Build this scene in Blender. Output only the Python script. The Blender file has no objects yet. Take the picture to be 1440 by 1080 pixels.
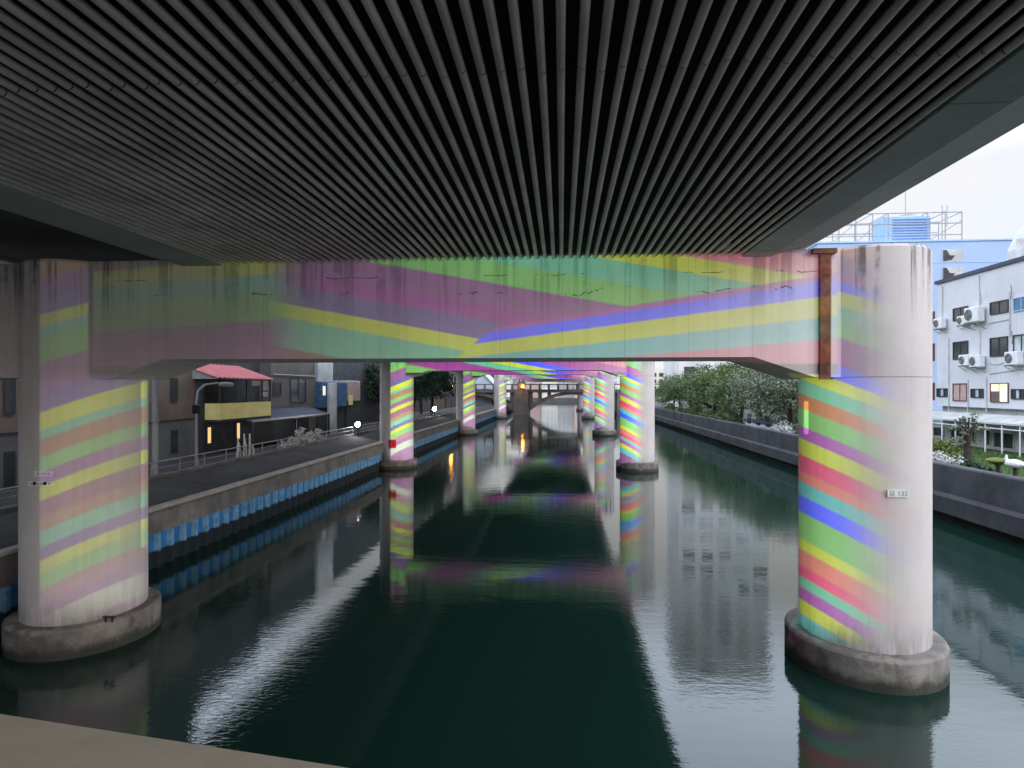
import bpy, math, random
from mathutils import Vector, Matrix
rnd = random.Random(11)
sc = bpy.context.scene
COL = sc.collection
K = 1.17                    # metres per layout unit
EYE = 5.17                  # camera height over the water, layout units
YAW, F = 0.0801, 870.0
CY, SY = math.cos(YAW), math.sin(YAW)
rad = math.radians

# ---------------------------------------------------------------- camera
cd = bpy.data.cameras.new('camera')
cam = bpy.data.objects.new('camera', cd); COL.objects.link(cam)
cd.sensor_width = 36; cd.lens = F / 1440 * 36
cd.shift_y = 7.7 / 1440
cd.clip_start = 0.05; cd.clip_end = 3000
cam.location = (0, 0, EYE * K); cam.rotation_euler = (rad(90), 0, YAW)
sc.camera = cam

# ---------------------------------------------------------------- node helper
class S:
    """a node socket with arithmetic"""
    def __init__(s, nt, sock): s.nt, s.k = nt, sock
    def op(s, o, *a):
        n = s.nt.nodes.new('ShaderNodeMath'); n.operation = o
        for i, v in enumerate((s,) + a):
            if isinstance(v, S): s.nt.links.new(v.k, n.inputs[i])
            else: n.inputs[i].default_value = v
        return S(s.nt, n.outputs[0])
    def __add__(s, b): return s.op('ADD', b)
    __radd__ = __add__
    def __sub__(s, b): return s.op('SUBTRACT', b)
    def __mul__(s, b): return s.op('MULTIPLY', b)
    __rmul__ = __mul__
    def __truediv__(s, b): return s.op('DIVIDE', b)
    def __gt__(s, b): return s.op('GREATER_THAN', b)
    def __lt__(s, b): return s.op('LESS_THAN', b)
    def abs(s): return s.op('ABSOLUTE')
    def max(s, b): return s.op('MAXIMUM', b)
    def min(s, b): return s.op('MINIMUM', b)
    def step(s, lo, hi):
        n = s.nt.nodes.new('ShaderNodeMapRange'); n.interpolation_type = 'SMOOTHSTEP'
        s.nt.links.new(s.k, n.inputs[0]); n.inputs[1].default_value = lo; n.inputs[2].default_value = hi
        return S(s.nt, n.outputs[0])
def sep(nt, sock):
    n = nt.nodes.new('ShaderNodeSeparateXYZ'); nt.links.new(sock, n.inputs[0])
    return [S(nt, o) for o in n.outputs]
def mixc(nt, fac, a, b, mode='MIX'):
    n = nt.nodes.new('ShaderNodeMix'); n.data_type = 'RGBA'; n.blend_type = mode
    for i, v in ((0, fac), (6, a), (7, b)):
        if isinstance(v, S): nt.links.new(v.k, n.inputs[i])
        elif hasattr(v, 'is_linked'): nt.links.new(v, n.inputs[i])
        elif i == 0: n.inputs[0].default_value = v
        else: n.inputs[i].default_value = tuple(v)[:3] + (1,)
    return n.outputs[2]
def mapped(nt, sock, scale):
    n = nt.nodes.new('ShaderNodeVectorMath'); n.operation = 'MULTIPLY'
    nt.links.new(sock, n.inputs[0]); n.inputs[1].default_value = scale
    return n.outputs[0]
def noise(nt, vec, scale, detail=4, rough=.55, dist=0):
    n = nt.nodes.new('ShaderNodeTexNoise'); nt.links.new(vec, n.inputs['Vector'])
    n.inputs['Scale'].default_value = scale; n.inputs['Detail'].default_value = detail
    n.inputs['Roughness'].default_value = rough; n.inputs['Distortion'].default_value = dist
    return S(nt, n.outputs[0])
def ramp(nt, fac, stops, interp='CONSTANT'):
    n = nt.nodes.new('ShaderNodeValToRGB'); r = n.color_ramp; r.interpolation = interp
    nt.links.new(fac.k, n.inputs[0])
    r.elements[0].position = stops[0][0]; r.elements[0].color = tuple(stops[0][1]) + (1,)
    r.elements[1].position = stops[1][0]; r.elements[1].color = tuple(stops[1][1]) + (1,)
    for p, c in stops[2:]:
        e = r.elements.new(p); e.color = tuple(c) + (1,)
    return n.outputs[0]

# ---------------------------------------------------------------- sky (dusk, thin bright cloud)
SUN_EL, SUN_AZ = 17.0, 128.0          # azimuth clockwise from +Y
w = bpy.data.worlds.new('World'); sc.world = w; w.use_nodes = True
nt = w.node_tree; bg = nt.nodes['Background']
sky = nt.nodes.new('ShaderNodeTexSky'); sky.sky_type = 'NISHITA'; sky.sun_disc = False
sky.sun_elevation = rad(SUN_EL); sky.sun_rotation = rad(SUN_AZ); sky.air_density = 1.2; sky.dust_density = 2.5
tc = nt.nodes.new('ShaderNodeTexCoord')
gx, gy, gz = sep(nt, tc.outputs['Generated'])
cl = noise(nt, mapped(nt, tc.outputs['Generated'], (1, 1, 3.2)), 2.3, 6, .6).step(.3, .72)
low = mixc(nt, cl, (9.5, 10.0, 10.8), (11.1, 10.2, 9.8))                  # veil of cloud: pale blue to faint rose
veil = mixc(nt, gz.step(.28, .44), low, (36, 41, 49))  # band above the view brightened to lift water reflections and daylight
veil = mixc(nt, gz.step(.55, .85), veil, (16, 18, 21.5))
colr = mixc(nt, .82, sky.outputs[0], veil)
nt.links.new(colr, bg.inputs[0]); bg.inputs[1].default_value = .107

# ---------------------------------------------------------------- weak late sun behind cloud
sd = bpy.data.lights.new('sun', 'SUN'); sd.energy = .9; sd.angle = rad(25); sd.color = (1, .9, .84)
sun = bpy.data.objects.new('sun', sd); COL.objects.link(sun)
dirv = Vector((math.sin(rad(SUN_AZ)) * math.cos(rad(SUN_EL)), math.cos(rad(SUN_AZ)) * math.cos(rad(SUN_EL)), math.sin(rad(SUN_EL))))
sun.rotation_euler = dirv.to_track_quat('Z', 'Y').to_euler()
sun.location = (30, -20, 30)

vs = sc.view_settings
vs.view_transform = 'Standard'; vs.look = 'None'; vs.exposure = 0; vs.gamma = 1; vs.use_curve_mapping = False
sc.render.engine = 'CYCLES'
cy = sc.cycles
cy.max_bounces = 9; cy.diffuse_bounces = 5; cy.glossy_bounces = 4; cy.transmission_bounces = 3
cy.sample_clamp_indirect = 6; cy.use_denoising = True; cy.blur_glossy = .1

# ---------------------------------------------------------------- projectors: the colour bands thrown on each bent
YEL, MINT, ORA, GRN = (.62, .82, .0), (.12, .66, .40), (.62, .22, .02), (.18, .66, .12)
VIO, RED, TAN, CYA = (.42, .06, .52), (.85, .03, .20), (.80, .22, .14), (.06, .62, .62)
BLU, MAG, PNK, WHT = (.03, .10, 1.5), (.36, .03, .36), (.75, .2, .3), (.55, .7, .55)
MAU, VGR, BRN = (.29, .09, .33), (.14, .10, .38), (.26, .14, .08)
def projector_light(name, energy, near=True, side=False):
    l = bpy.data.lights.new(name, 'SPOT'); l.energy = energy; l.spot_size = rad(110); l.spot_blend = 0; l.shadow_soft_size = .02
    l.use_nodes = True; nt = l.node_tree
    em = next(n for n in nt.nodes if n.type == 'EMISSION')
    tc = nt.nodes.new('ShaderNodeTexCoord')
    x, y, z = sep(nt, tc.outputs['Normal'])
    d = z.abs().max(.05)
    sgn = -1.0                      # local +X of the lamp is world +X, see placement below
    u = x / d; v = y / d
    au = u.abs()
    # helical bands on the two columns
    pr = (v * -10.8088 + u * .4242 + u * v * 4.1311 + u * u * -2.212) + 6.2562
    pl = (v * -10.5781 + u * -.5943 + u * v * -4.1042 + u * u * -2.1611) + 6.4973
    if side: pl = (v * -11.0633 + u * -1.7262 + u * v * -3.5071 + u * u * -1.9954) + 6.0353
    lo, hi = 3.0, 9.5
    def stops(bs, first):
        out = [(0, first)]
        for p, c in bs: out.append(((p - lo) / (hi - lo), c))
        return out
    rr = ramp(nt, (pr - lo) / (hi - lo), stops([(3.5, MAU), (3.72, VIO), (3.85, BLU), (3.97, YEL), (4.17, MINT), (4.38, GRN), (4.6, MAG), (5.0, BLU), (5.2, YEL), (5.37, MINT), (5.575, ORA),
        (5.78, GRN), (6.03, VIO), (6.21, YEL), (6.45, RED), (6.68, TAN), (6.82, CYA), (7.02, BLU), (7.25, GRN), (7.63, YEL), (7.79, TAN), (8.01, RED), (8.16, MINT), (8.32, VIO), (8.5, YEL), (8.7, CYA), (8.95, MAU)], ORA))
    rl = ramp(nt, (pl - lo) / (hi - lo), stops([(3.9, MAU), (4.1, VGR), (4.4, YEL), (4.58, MINT), (4.75, GRN), (5.1, MAU), (5.5, VGR), (5.79, YEL), (6.044, MINT), (6.172, (.42, .22, .07)), (6.415, GRN),
        (6.628, MAU), (6.824, YEL), (7.033, (.34, .11, .20)), (7.289, (.46, .26, .11)), (7.451, MINT), (7.673, VGR), (7.864, YEL), (8.05, GRN), (8.269, (.42, .2, .26)), (8.5, MAU), (8.674, WHT), (9.0, MAU)], (.42, .22, .07)))
    colm = mixc(nt, u > 0, rl, rr)
    # fans crossing on the beam
    q = v + u * .187
    def st(bs, first): return [(0, first)] + [(p / .45, c) for p, c in bs]
    fl = ramp(nt, q / .45, st([(.045, MINT), (.0985, YEL), (.126, VGR), (.160, MAG), (.187, MAU), (.230, GRN), (.268, MINT), (.306, YEL), (.335, PNK), (.37, MAU)], BRN)) if near else ramp(nt, (q + .1) / .45, [(0, GRN), (.095 / .45, MAG), (.172 / .45, MINT), (.203 / .45, YEL), (.228 / .45, BLU), (.258 / .45, MAG), (.32 / .45, PNK)])
    pf = v - u * .06
    ff = ramp(nt, pf / .45, st([(.10, MAG), (.150, MAU), (.172, GRN), (.225, MINT), (.255, YEL), (.285, BRN)], BRN))
    left = mixc(nt, u.step(-.36, -.26), ff, fl) if near else fl
    pq = (v - .0785 - u * .107) / (u.max(-.3) + 1.0)
    fr = ramp(nt, (pq + .06) / .2, [(0, PNK), ((.06 - .0225) / .2, CYA), (.06 / .2, YEL), (.0815 / .2, BLU), (.0975 / .2, VIO)])
    use = (pq < .0445) * (u - pq.max(0) * 1.6 > .012) * (1.0 if near else 0.0)
    beam = mixc(nt, use, left, fr)
    onbeam = (au < .672) * (v > .0695) * (v < .262)
    oncol = (au > .575) * (((v < .052) + (au > .672)) > .5) * (u > -.785) * (u < .83) * (v > (-.425 if near else -.485)) * (v < .285)
    if near and not side: oncol = oncol * (u > 0)
    if side: oncol = (u > -1.046) * (u < -.80) * (((v < .052) + (u < -.944)) > .5) * (v > -.425) * (v < .285); onbeam = oncol * 0.0
    col = mixc(nt, oncol, beam, colm)
    if not near: col = mixc(nt, (v > .142) * (1.0 - 0.0) * (au < .66), col, (.03, .10, .03))
    mask = onbeam.max(oncol)
    if side: fade = v.step(.02, .07) * -.62 + 1.0
    if near: col = mixc(nt, .10, col, (.6, .55, .55))     # a little white mixed in to pale the bands
    wob = noise(nt, tc.outputs['Normal'], 6, 3) * .5 + .75
    nt.links.new(col, em.inputs[0])
    if not side: fade = (u.step(.63, .79) * -.95 + 1.0) * ((u.step(-.5, .08) * .94 + .13 - u.step(.28, .55) * .2) * onbeam.max(v.step(.02, .06)) + (u.step(-.1, .1) * 1.3 + .40 + v.step(-.1, -.4) * .2) * (v.step(.02, .06) * -1.0 + 1.0).min(onbeam * -1.0 + 1.0)) if near else (u.step(.74, .82) * -.9 + 1.0)        # washes out towards the daylight side
    if near: fade = fade * v.step(-.425, -.36)
    # narrow bright slivers where the picture doubles up on the inner flanks of the columns
    if side: fade = fade * ((u > -.8275) * (v > -.27) * (v < .045) * 3.2 + 1.0)
    elif near: fade = fade * ((u > .600) * (u < .611) * (v > -.052) * (v < .004) * 2.6 + 1.0)
    k = mask * wob * fade / (d * d * d)       # lens keeps the picture even towards its corners
    nt.links.new(k.k, em.inputs[1])
    return l
CX1, Y1 = -2.157, 12.39
RISE = [0, .64, 1.09, 1.27, 1.27]      # the road climbs away
BENTS = [(-2.157, 12.39), (-3.05, 40.5), (-3.1, 70.5), (-3.05, 110.0), (-3.0, 152.0)]
pl_near = projector_light('projector_near', 4200)
pl_side = projector_light('projector_side', 2300, True, True)
pl_far = projector_light('projector_far', 9000, False)
for i, (cx, yy) in enumerate(BENTS[:4]):
    o = bpy.data.objects.new('projector_light', pl_near if i == 0 else pl_far); COL.objects.link(o)
    o.location = ((cx + .007) * K, (yy - 11.39) * K, (4.9 + RISE[i]) * K)
    o.rotation_euler = (rad(90), 0, 0)

o = bpy.data.objects.new('projector_light', pl_side); COL.objects.link(o)
o.location = (.6 * K, 1.0 * K, 4.9 * K); o.rotation_euler = (rad(90), 0, 0)

# ---------------------------------------------------------------- materials
def mat(name, col, rough=.85, var=.18, sc_=1.0, streak=0, stc=(.05, .045, .04), stz=.12, bump=0, bsc=12, spec=.25, metal=0, extra=None, fine=.0):
    m = bpy.data.materials.new(name); m.use_nodes = True; nt = m.node_tree
    b = nt.nodes['Principled BSDF']; b.inputs['Roughness'].default_value = rough
    b.inputs['Specular IOR Level'].default_value = spec; b.inputs['Metallic'].default_value = metal
    g = nt.nodes.new('ShaderNodeNewGeometry'); P = g.outputs['Position']
    n1 = noise(nt, P, sc_, 6, .62)
    c = mixc(nt, n1.step(.25, .75), [max(0, x * (1 - var)) for x in col], [min(1, x * (1 + var)) for x in col])
    if fine:
        n3 = noise(nt, P, 9 * sc_, 5, .7)
        c = mixc(nt, n3.step(.55, .78) * fine, c, [x * .55 for x in col])
    if streak:
        n2 = noise(nt, mapped(nt, P, (1.7, 1.7, stz)), 2.0, 5, .6)
        n4 = noise(nt, P, 2.2, 5, .65)
        c = mixc(nt, n2.step(.5, .72) * n4.step(.3, .7) * streak, c, stc)
    if extra: c = extra(nt, P, c)
    nt.links.new(c if not isinstance(c, S) else c.k, b.inputs['Base Color'])
    if bump:
        bn = nt.nodes.new('ShaderNodeBump'); bn.inputs['Strength'].default_value = bump; bn.inputs['Distance'].default_value = .02
        nt.links.new(noise(nt, P, bsc, 5, .65).k, bn.inputs['Height']); nt.links.new(bn.outputs[0], b.inputs['Normal'])
    return m
def emis(name, col, s):
    m = bpy.data.materials.new(name); m.use_nodes = True
    b = m.node_tree.nodes['Principled BSDF']; b.inputs['Base Color'].default_value = tuple(col) + (1,)
    b.inputs['Emission Color'].default_value = tuple(col) + (1,); b.inputs['Emission Strength'].default_value = s
    return m
def glassy(name, col, rough=.08):
    m = mat(name, col, rough, .35, .8, spec=.5); return m

def pier_marks(nt, P, c):
    """formwork joints, cracks and rain stains of the pale painted concrete"""
    x, y, z = sep(nt, P)
    x = x / K; z = z / K
    wob = noise(nt, P, .9, 5, .6)
    top = z.step(6.3, 7.6); onb0 = (x > -8.9) * (x < 4.7)
    drip = noise(nt, mapped(nt, P, (2.6, 2.6, .07)), 2.1, 5, .62).step(.47, .60) * noise(nt, P, 1.3, 5, .7).step(.30, .56)
    c = mixc(nt, drip * (top * (.42 + .34 * (onb0 * -1.0 + 1.0)) + .08), c, (.10, .095, .09))
    grime = noise(nt, mapped(nt, P, (3, 3, .5)), 1.6, 6, .7)
    c = mixc(nt, (z * -1.0 + 1.25).step(0, .7) * grime.step(.35, .62) * .45, c, (.12, .105, .09))
    beamz = (z > 5.6) * (z < 7.75)
    onb = (x > -8.9) * (x < 4.7)
    cr1 = ((z - 7.0 + (wob - .5) * .55).abs() < .012) * (noise(nt, P, .75, 5, .7) > .56)
    cr2 = ((z - 7.33 + (wob - .5) * .3).abs() < .008) * (noise(nt, P, .9, 5, .7) > .55)
    c = mixc(nt, (cr1.max(cr2)) * beamz * onb * .75, c, (.06, .05, .05))
    fw = ((x / 1.15).op('FRACT') < .012) * (noise(nt, P, 1.1, 3) > .45)
    c = mixc(nt, fw * beamz * onb * .4, c, (.2, .18, .17))
    return c
M = {}
M['pier'] = mat('pale_painted_concrete', (.56, .51, .495), .82, .07, .7, bump=.12, bsc=9, extra=pier_marks, fine=.12)
def tide(nt, P, c):
    x, y, z = sep(nt, P)
    e = noise(nt, mapped(nt, P, (1, 1, .5)), 4, 5, .65)
    c = mixc(nt, (z / K + (e - .5) * .3).step(.30, .10) * .85, c, (.022, .028, .02))
    return mixc(nt, noise(nt, P, 1.1, 6, .7).step(.5, .62) * .55, c, (.06, .055, .048))
M['footing'] = mat('weathered_concrete', (.24, .215, .19), .9, .4, 1.3, streak=.7, stc=(.05, .05, .045), stz=.4, bump=.6, bsc=14, fine=.5, extra=tide)
M['rust'] = mat('rusted_steel', (.16, .07, .04), .9, .5, 4, streak=.6, stc=(.35, .25, .2), bump=.4)
M['pipe'] = mat('grey_ceiling_pipe', (.53, .475, .44), .5, .3, .8, spec=.4, fine=.35)
M['joint'] = mat('dark_pipe_joint', (.03, .03, .03), .7)
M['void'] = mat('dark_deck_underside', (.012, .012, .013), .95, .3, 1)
M['girder'] = mat('grey_green_steel_girder', (.27, .31, .30), .6, .15, .6, streak=.25, stc=(.07, .075, .07), stz=1, spec=.3)
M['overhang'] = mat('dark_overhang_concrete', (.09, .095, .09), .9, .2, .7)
M['parapet'] = mat('tan_stone_parapet', (.62, .55, .44), .85, .12, 6, bump=.06, bsc=60, fine=.2)
M['quay'] = mat('quay_concrete', (.185, .178, .17), .9, .35, .9, streak=.7, stc=(.06, .055, .05), stz=.5, bump=.4, fine=.4)
M['kerb'] = mat('pale_kerb_concrete', (.42, .40, .37), .9, .2, 1.4, fine=.4)
M['path'] = mat('quay_path_asphalt', (.06, .057, .056), .92, .35, .7, fine=.5, bump=.3, bsc=30)
M['street'] = mat('street_asphalt', (.06, .06, .062), .92, .25, .5, fine=.4)
def wetline(nt, P, c):
    x, y, z = sep(nt, P)
    e = noise(nt, mapped(nt, P, (1, 1, .3)), 5, 4)
    return mixc(nt, (z / K + (e - .5) * .10).step(.52, .44), c, (.012, .022, .028))
M['pile_blue'] = mat('blue_painted_steel_pile', (.03, .18, .46), .55, .3, 3, streak=.5, stc=(.03, .06, .10), stz=.3, extra=wetline, spec=.3)
M['pile_pale'] = mat('pale_blue_steel_pile', (.15, .34, .54), .6, .3, 3, streak=.5, stc=(.10, .2, .3), stz=.3, extra=wetline, spec=.3)  # flange faces set paler than the recesses
M['wallr'] = mat('grey_flood_wall_concrete', (.075, .075, .082), .92, .35, .6, streak=.75, stc=(.05, .05, .055), stz=.3, bump=.4, fine=.5)
M['wallr_dark'] = mat('wet_black_concrete', (.03, .032, .032), .8, .3, 1)
M['lawn'] = mat('lawn_soil', (.06, .075, .03), .95, .4, 2)
M['grass'] = mat('grass_blade', (.085, .15, .045), .8, .45, .7)
M['ground'] = mat('city_ground', (.09, .088, .085), .95, .2, .2)
M['metal'] = mat('galvanised_metal', (.36, .36, .37), .5, .2, 3, metal=.3, spec=.4)
M['dark_metal'] = mat('dark_painted_metal', (.03, .03, .033), .6, .2, 3)
M['white'] = mat('white_enamel', (.72, .73, .75), .5, .08, 3, spec=.4)
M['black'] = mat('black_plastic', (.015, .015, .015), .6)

# ---------------------------------------------------------------- mesh builder
class MB:
    def __init__(s): s.v = []; s.f = []; s.mi = []; s.m = 0; s.sm = set()
    def add(s, vs, fs, smooth=False):
        o = len(s.v); s.v += [tuple(p) for p in vs]
        for f in fs:
            if smooth: s.sm.add(len(s.f))
            s.f.append([o + i for i in f]); s.mi.append(s.m)
        return s
    def box(s, a, b, bev=0):
        (x0, y0, z0), (x1, y1, z1) = [min(p) for p in zip(a, b)], [max(p) for p in zip(a, b)]
        if bev:
            e = min(bev, (x1 - x0) / 3, (y1 - y0) / 3, (z1 - z0) / 3)
            vs = []; idx = {}
            for i, sx in enumerate((x0, x1)):
                for j, sy_ in enumerate((y0, y1)):
                    for k_, sz in enumerate((z0, z1)):
                        dx, dy, dz = (e if i == 0 else -e), (e if j == 0 else -e), (e if k_ == 0 else -e)
                        for a_, p in enumerate(((sx, sy_ + dy, sz + dz), (sx + dx, sy_, sz + dz), (sx + dx, sy_ + dy, sz))):
                            idx[(i, j, k_, a_)] = len(vs); vs.append(p)
            g = lambda *q: idx[q]; fs = []
            for i in (0, 1):
                r = [g(i, 0, 0, 0), g(i, 1, 0, 0), g(i, 1, 1, 0), g(i, 0, 1, 0)]; fs.append(r if i else r[::-1])
                r = [g(0, i, 0, 1), g(0, i, 1, 1), g(1, i, 1, 1), g(1, i, 0, 1)]; fs.append(r if i else r[::-1])
                r = [g(0, 0, i, 2), g(1, 0, i, 2), g(1, 1, i, 2), g(0, 1, i, 2)]; fs.append(r if i else r[::-1])
            for i in (0, 1):
                for j in (0, 1):
                    fs.append([g(0, i, j, 1), g(1, i, j, 1), g(1, i, j, 2), g(0, i, j, 2)])
                    fs.append([g(i, 0, j, 0), g(i, 1, j, 0), g(i, 1, j, 2), g(i, 0, j, 2)])
                    fs.append([g(i, j, 0, 0), g(i, j, 1, 0), g(i, j, 1, 1), g(i, j, 0, 1)])
                    for k_ in (0, 1): fs.append([g(i, j, k_, 0), g(i, j, k_, 1), g(i, j, k_, 2)])
            return s.add(vs, fs)
        vs = [(x0, y0, z0), (x1, y0, z0), (x1, y1, z0), (x0, y1, z0), (x0, y0, z1), (x1, y0, z1), (x1, y1, z1), (x0, y1, z1)]
        return s.add(vs, [(3, 2, 1, 0), (4, 5, 6, 7), (0, 1, 5, 4), (1, 2, 6, 5), (2, 3, 7, 6), (3, 0, 4, 7)])
    def prism(s, poly, axis, a, b, smooth=False):
        """poly of 2-D points swept along axis 0/1/2 from a to b"""
        def p3(p, t):
            q = list(p); q.insert(axis, t); return q
        n = len(poly); vs = [p3(p, a) for p in poly] + [p3(p, b) for p in poly]
        s.add(vs, [(i, (i + 1) % n, n + (i + 1) % n, n + i) for i in range(n)], smooth)
        return s.add(vs, [list(range(n))[::-1], list(range(n, 2 * n))])
    def tube(s, pts, r, n=8, cap=True):
        pts = [Vector(p) for p in pts]; rs = r if isinstance(r, (list, tuple)) else [r] * len(pts); vs = []
        for i, p in enumerate(pts):
            t = (pts[min(i + 1, len(pts) - 1)] - pts[max(i - 1, 0)]).normalized()
            a = t.orthogonal().normalized() if i == 0 else (a - t * a.dot(t)).normalized()
            b = t.cross(a)
            vs += [p + (a * math.cos(6.28319 * k / n) + b * math.sin(6.28319 * k / n)) * rs[i] for k in range(n)]
        fs = [(i * n + k, i * n + (k + 1) % n, (i + 1) * n + (k + 1) % n, (i + 1) * n + k) for i in range(len(pts) - 1) for k in range(n)]
        s.add(vs, fs, True)
        if cap: s.add(vs[:n], [list(range(n))[::-1]]); s.add(vs[-n:], [list(range(n))])
        return s
    def lathe(s, c, prof, n=48, ax=1.0, ay=1.0, cap=True):
        vs = [(c[0] + r * ax * math.cos(6.28319 * k / n), c[1] + r * ay * math.sin(6.28319 * k / n), c[2] + z) for r, z in prof for k in range(n)]
        s.add(vs, [(i * n + k, i * n + (k + 1) % n, (i + 1) * n + (k + 1) % n, (i + 1) * n + k) for i in range(len(prof) - 1) for k in range(n)], True)
        if cap: s.add(vs[:n], [list(range(n))[::-1]]); s.add(vs[-n:], [list(range(n))])
        return s
    def build(s, name, mats, parent=None, org=None):
        mats = mats if isinstance(mats, (list, tuple)) else [mats]
        if parent is not None: o0 = Vector(parent['_o'])
        elif org is not None: o0 = Vector(org)
        else:
            xs, ys, zs = zip(*s.v); o0 = Vector(((min(xs) + max(xs)) / 2, (min(ys) + max(ys)) / 2, min(zs)))
        me = bpy.data.meshes.new(name); me.from_pydata([(Vector(p) - o0) * K for p in s.v], [], s.f)
        for m in mats: me.materials.append(m)
        me.polygons.foreach_set('material_index', s.mi)
        me.polygons.foreach_set('use_smooth', [i in s.sm for i in range(len(s.f))])
        me.update()
        o = bpy.data.objects.new(name, me); COL.objects.link(o); o['_o'] = tuple(o0)
        if parent is not None: o.parent = parent
        else: o.location = o0 * K
        return o
def thing(name, label, cat, loc, group=None):
    o = bpy.data.objects.new(name, None); COL.objects.link(o); o.empty_display_size = .3
    o.location = Vector(loc) * K; o['_o'] = tuple(loc); o['label'] = label; o['category'] = cat
    if group: o['group'] = group
    return o
def tag(o, label=None, cat=None, group=None, kind=None):
    for k_, v_ in (('label', label), ('category', cat), ('group', group), ('kind', kind)):
        if v_: o[k_] = v_
    return o
def dup(o, parent=None):
    c = o.copy(); COL.objects.link(c)
    if parent is not None: c.parent = parent
    for ch in [x for x in o.children]: dup(ch, c)
    return c
def put(o, loc, label=None, rz=None, s=None):
    o.location = Vector(loc) * K; o['_o'] = tuple(loc)
    if label: o['label'] = label
    if rz is not None: o.rotation_euler.z = rz
    if s is not None: o.scale = s if isinstance(s, tuple) else (s, s, s)
    return o
def at(u, v, X=None, Y=None, Z=None):
    """the place a sight line of the survey photo meets a plane of the site"""
    t = (u - 720) / F; d = (t * CY - SY, t * SY + CY, (547.7 - v) / F)
    k = X / d[0] if X is not None else Y / d[1] if Y is not None else (Z - EYE) / d[2]
    return (d[0] * k, d[1] * k, d[2] * k + EYE)
def oval(a, b, n=64): return [(a * math.cos(6.28319 * i / n), b * math.sin(6.28319 * i / n)) for i in range(n)]

# ================================================================ SETTING
def water_mat():
    m = bpy.data.materials.new('canal_water'); m.use_nodes = True; nt = m.node_tree
    b = nt.nodes['Principled BSDF']
    b.inputs['Base Color'].default_value = (.008, .029, .021, 1); b.inputs['Roughness'].default_value = .025
    b.inputs['IOR'].default_value = 1.42
    g = nt.nodes.new('ShaderNodeNewGeometry'); P = g.outputs['Position']
    a = noise(nt, mapped(nt, P, (.55, 1.6, 1)), 1.1, 3, .5, .4)
    c = noise(nt, mapped(nt, P, (1.1, 2.4, 1)), 4.6, 4, .55, .6)
    calm = noise(nt, mapped(nt, P, (.35, .12, 1)), .5, 3, .5).step(.38, .66)
    h = a * .55 + c * (calm * .42 + .06)
    bn = nt.nodes.new('ShaderNodeBump'); bn.inputs['Strength'].default_value = .14; bn.inputs['Distance'].default_value = .045
    nt.links.new(h.k, bn.inputs['Height']); nt.links.new(bn.outputs[0], b.inputs['Normal'])
    return m
M['water'] = water_mat()
mb = MB(); mb.add([(-30, -60, 0), (30, -60, 0), (30, 260, 0), (-30, 260, 0)], [(0, 1, 2, 3)])
tag(mb.build('water', M['water'], org=(0, 0, 0)), kind='structure')
mb = MB()
mb.prism([(-14.2, -1), (-14.2, 1.98), (-1400, 1.98), (-1400, -1)], 1, -120, 260)
mb.prism([(15.6, -1), (15.6, 1.38), (1400, 1.38), (1400, -1)], 1, -120, 260)
mb.box((-1400, 255, -1), (1400, 2200, 1.6)); mb.box((-1400, -1200, -1), (1400, -60, 1.6))
tag(mb.build('ground', M['ground'], org=(0, 0, 0)), kind='structure')

# left bank -------------------------------------------------------
mb = MB(); mb.prism([(-11.95, -1), (-11.95, 1.70), (-14.1, 2.02), (-14.1, -1)], 1, -40, 240)
tag(mb.build('path', M['path'], org=(0, 0, 0)), kind='structure')
mb = MB(); mb.box((-17.2, -40, 1.9), (-14.3, 240, 1.99))
tag(mb.build('road', M['street'], org=(0, 0, 0)), kind='structure')

spw = thing('sheet_pile_wall', 'blue steel sheet pile wall under a concrete cap along the left quay', 'quay wall', (-11.7, 0, 0))
PITCH = .62
def pile_mesh(pm):
    for m_i, pts in ((0, [(-11.80, 0), (-11.80, .40)]), (1, [(-11.80, .40), (-11.68, .46), (-11.68, .57), (-11.80, .62)])):
        pm.m = m_i
        for (x0, y0), (x1, y1) in zip(pts, pts[1:]):
            pm.add([(x0, y0, -1), (x1, y1, -1), (x1, y1, 1.07), (x0, y0, 1.07)], [(0, 1, 2, 3)])
    return pm
p0 = pile_mesh(MB()).build('sheet_pile', [M['pile_blue'], M['pile_pale']], spw)
for i in range(96):
    o = p0 if i == 0 else p0.copy()
    if i: COL.objects.link(o); o.parent = spw
    o.location = (rnd.uniform(-.008, .008), (3 + i * PITCH) * K, 0)
far = MB()
for i in range(96, 330):
    q = pile_mesh(MB()); far.m = 0
    for f_, m_i in zip(q.f, q.mi):
        far.m = m_i; far.add([(q.v[j][0], q.v[j][1] + 3 + i * PITCH, q.v[j][2]) for j in f_], [(0, 1, 2, 3)])
tag(far.build('distant_sheet_piles', [M['pile_blue'], M['pile_pale']], spw), kind='stuff')
MB().prism([(-12.0, 1.04), (-11.56, 1.05), (-11.56, 1.6), (-11.62, 1.66), (-12.0, 1.66)], 1, -20, 210).build('concrete_cap', M['quay'], spw)
MB().box((-11.9, -20, 1.66), (-11.63, 210, 1.78), .03).build('kerb_edge', M['kerb'], spw)
tag(MB().box((-14.32, -20, 1.9), (-14.1, 210, 2.16), .03).build('kerb_wall', M['quay']), 'low grey concrete kerb wall carrying the handrail beside the left road', 'kerb wall')

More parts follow.
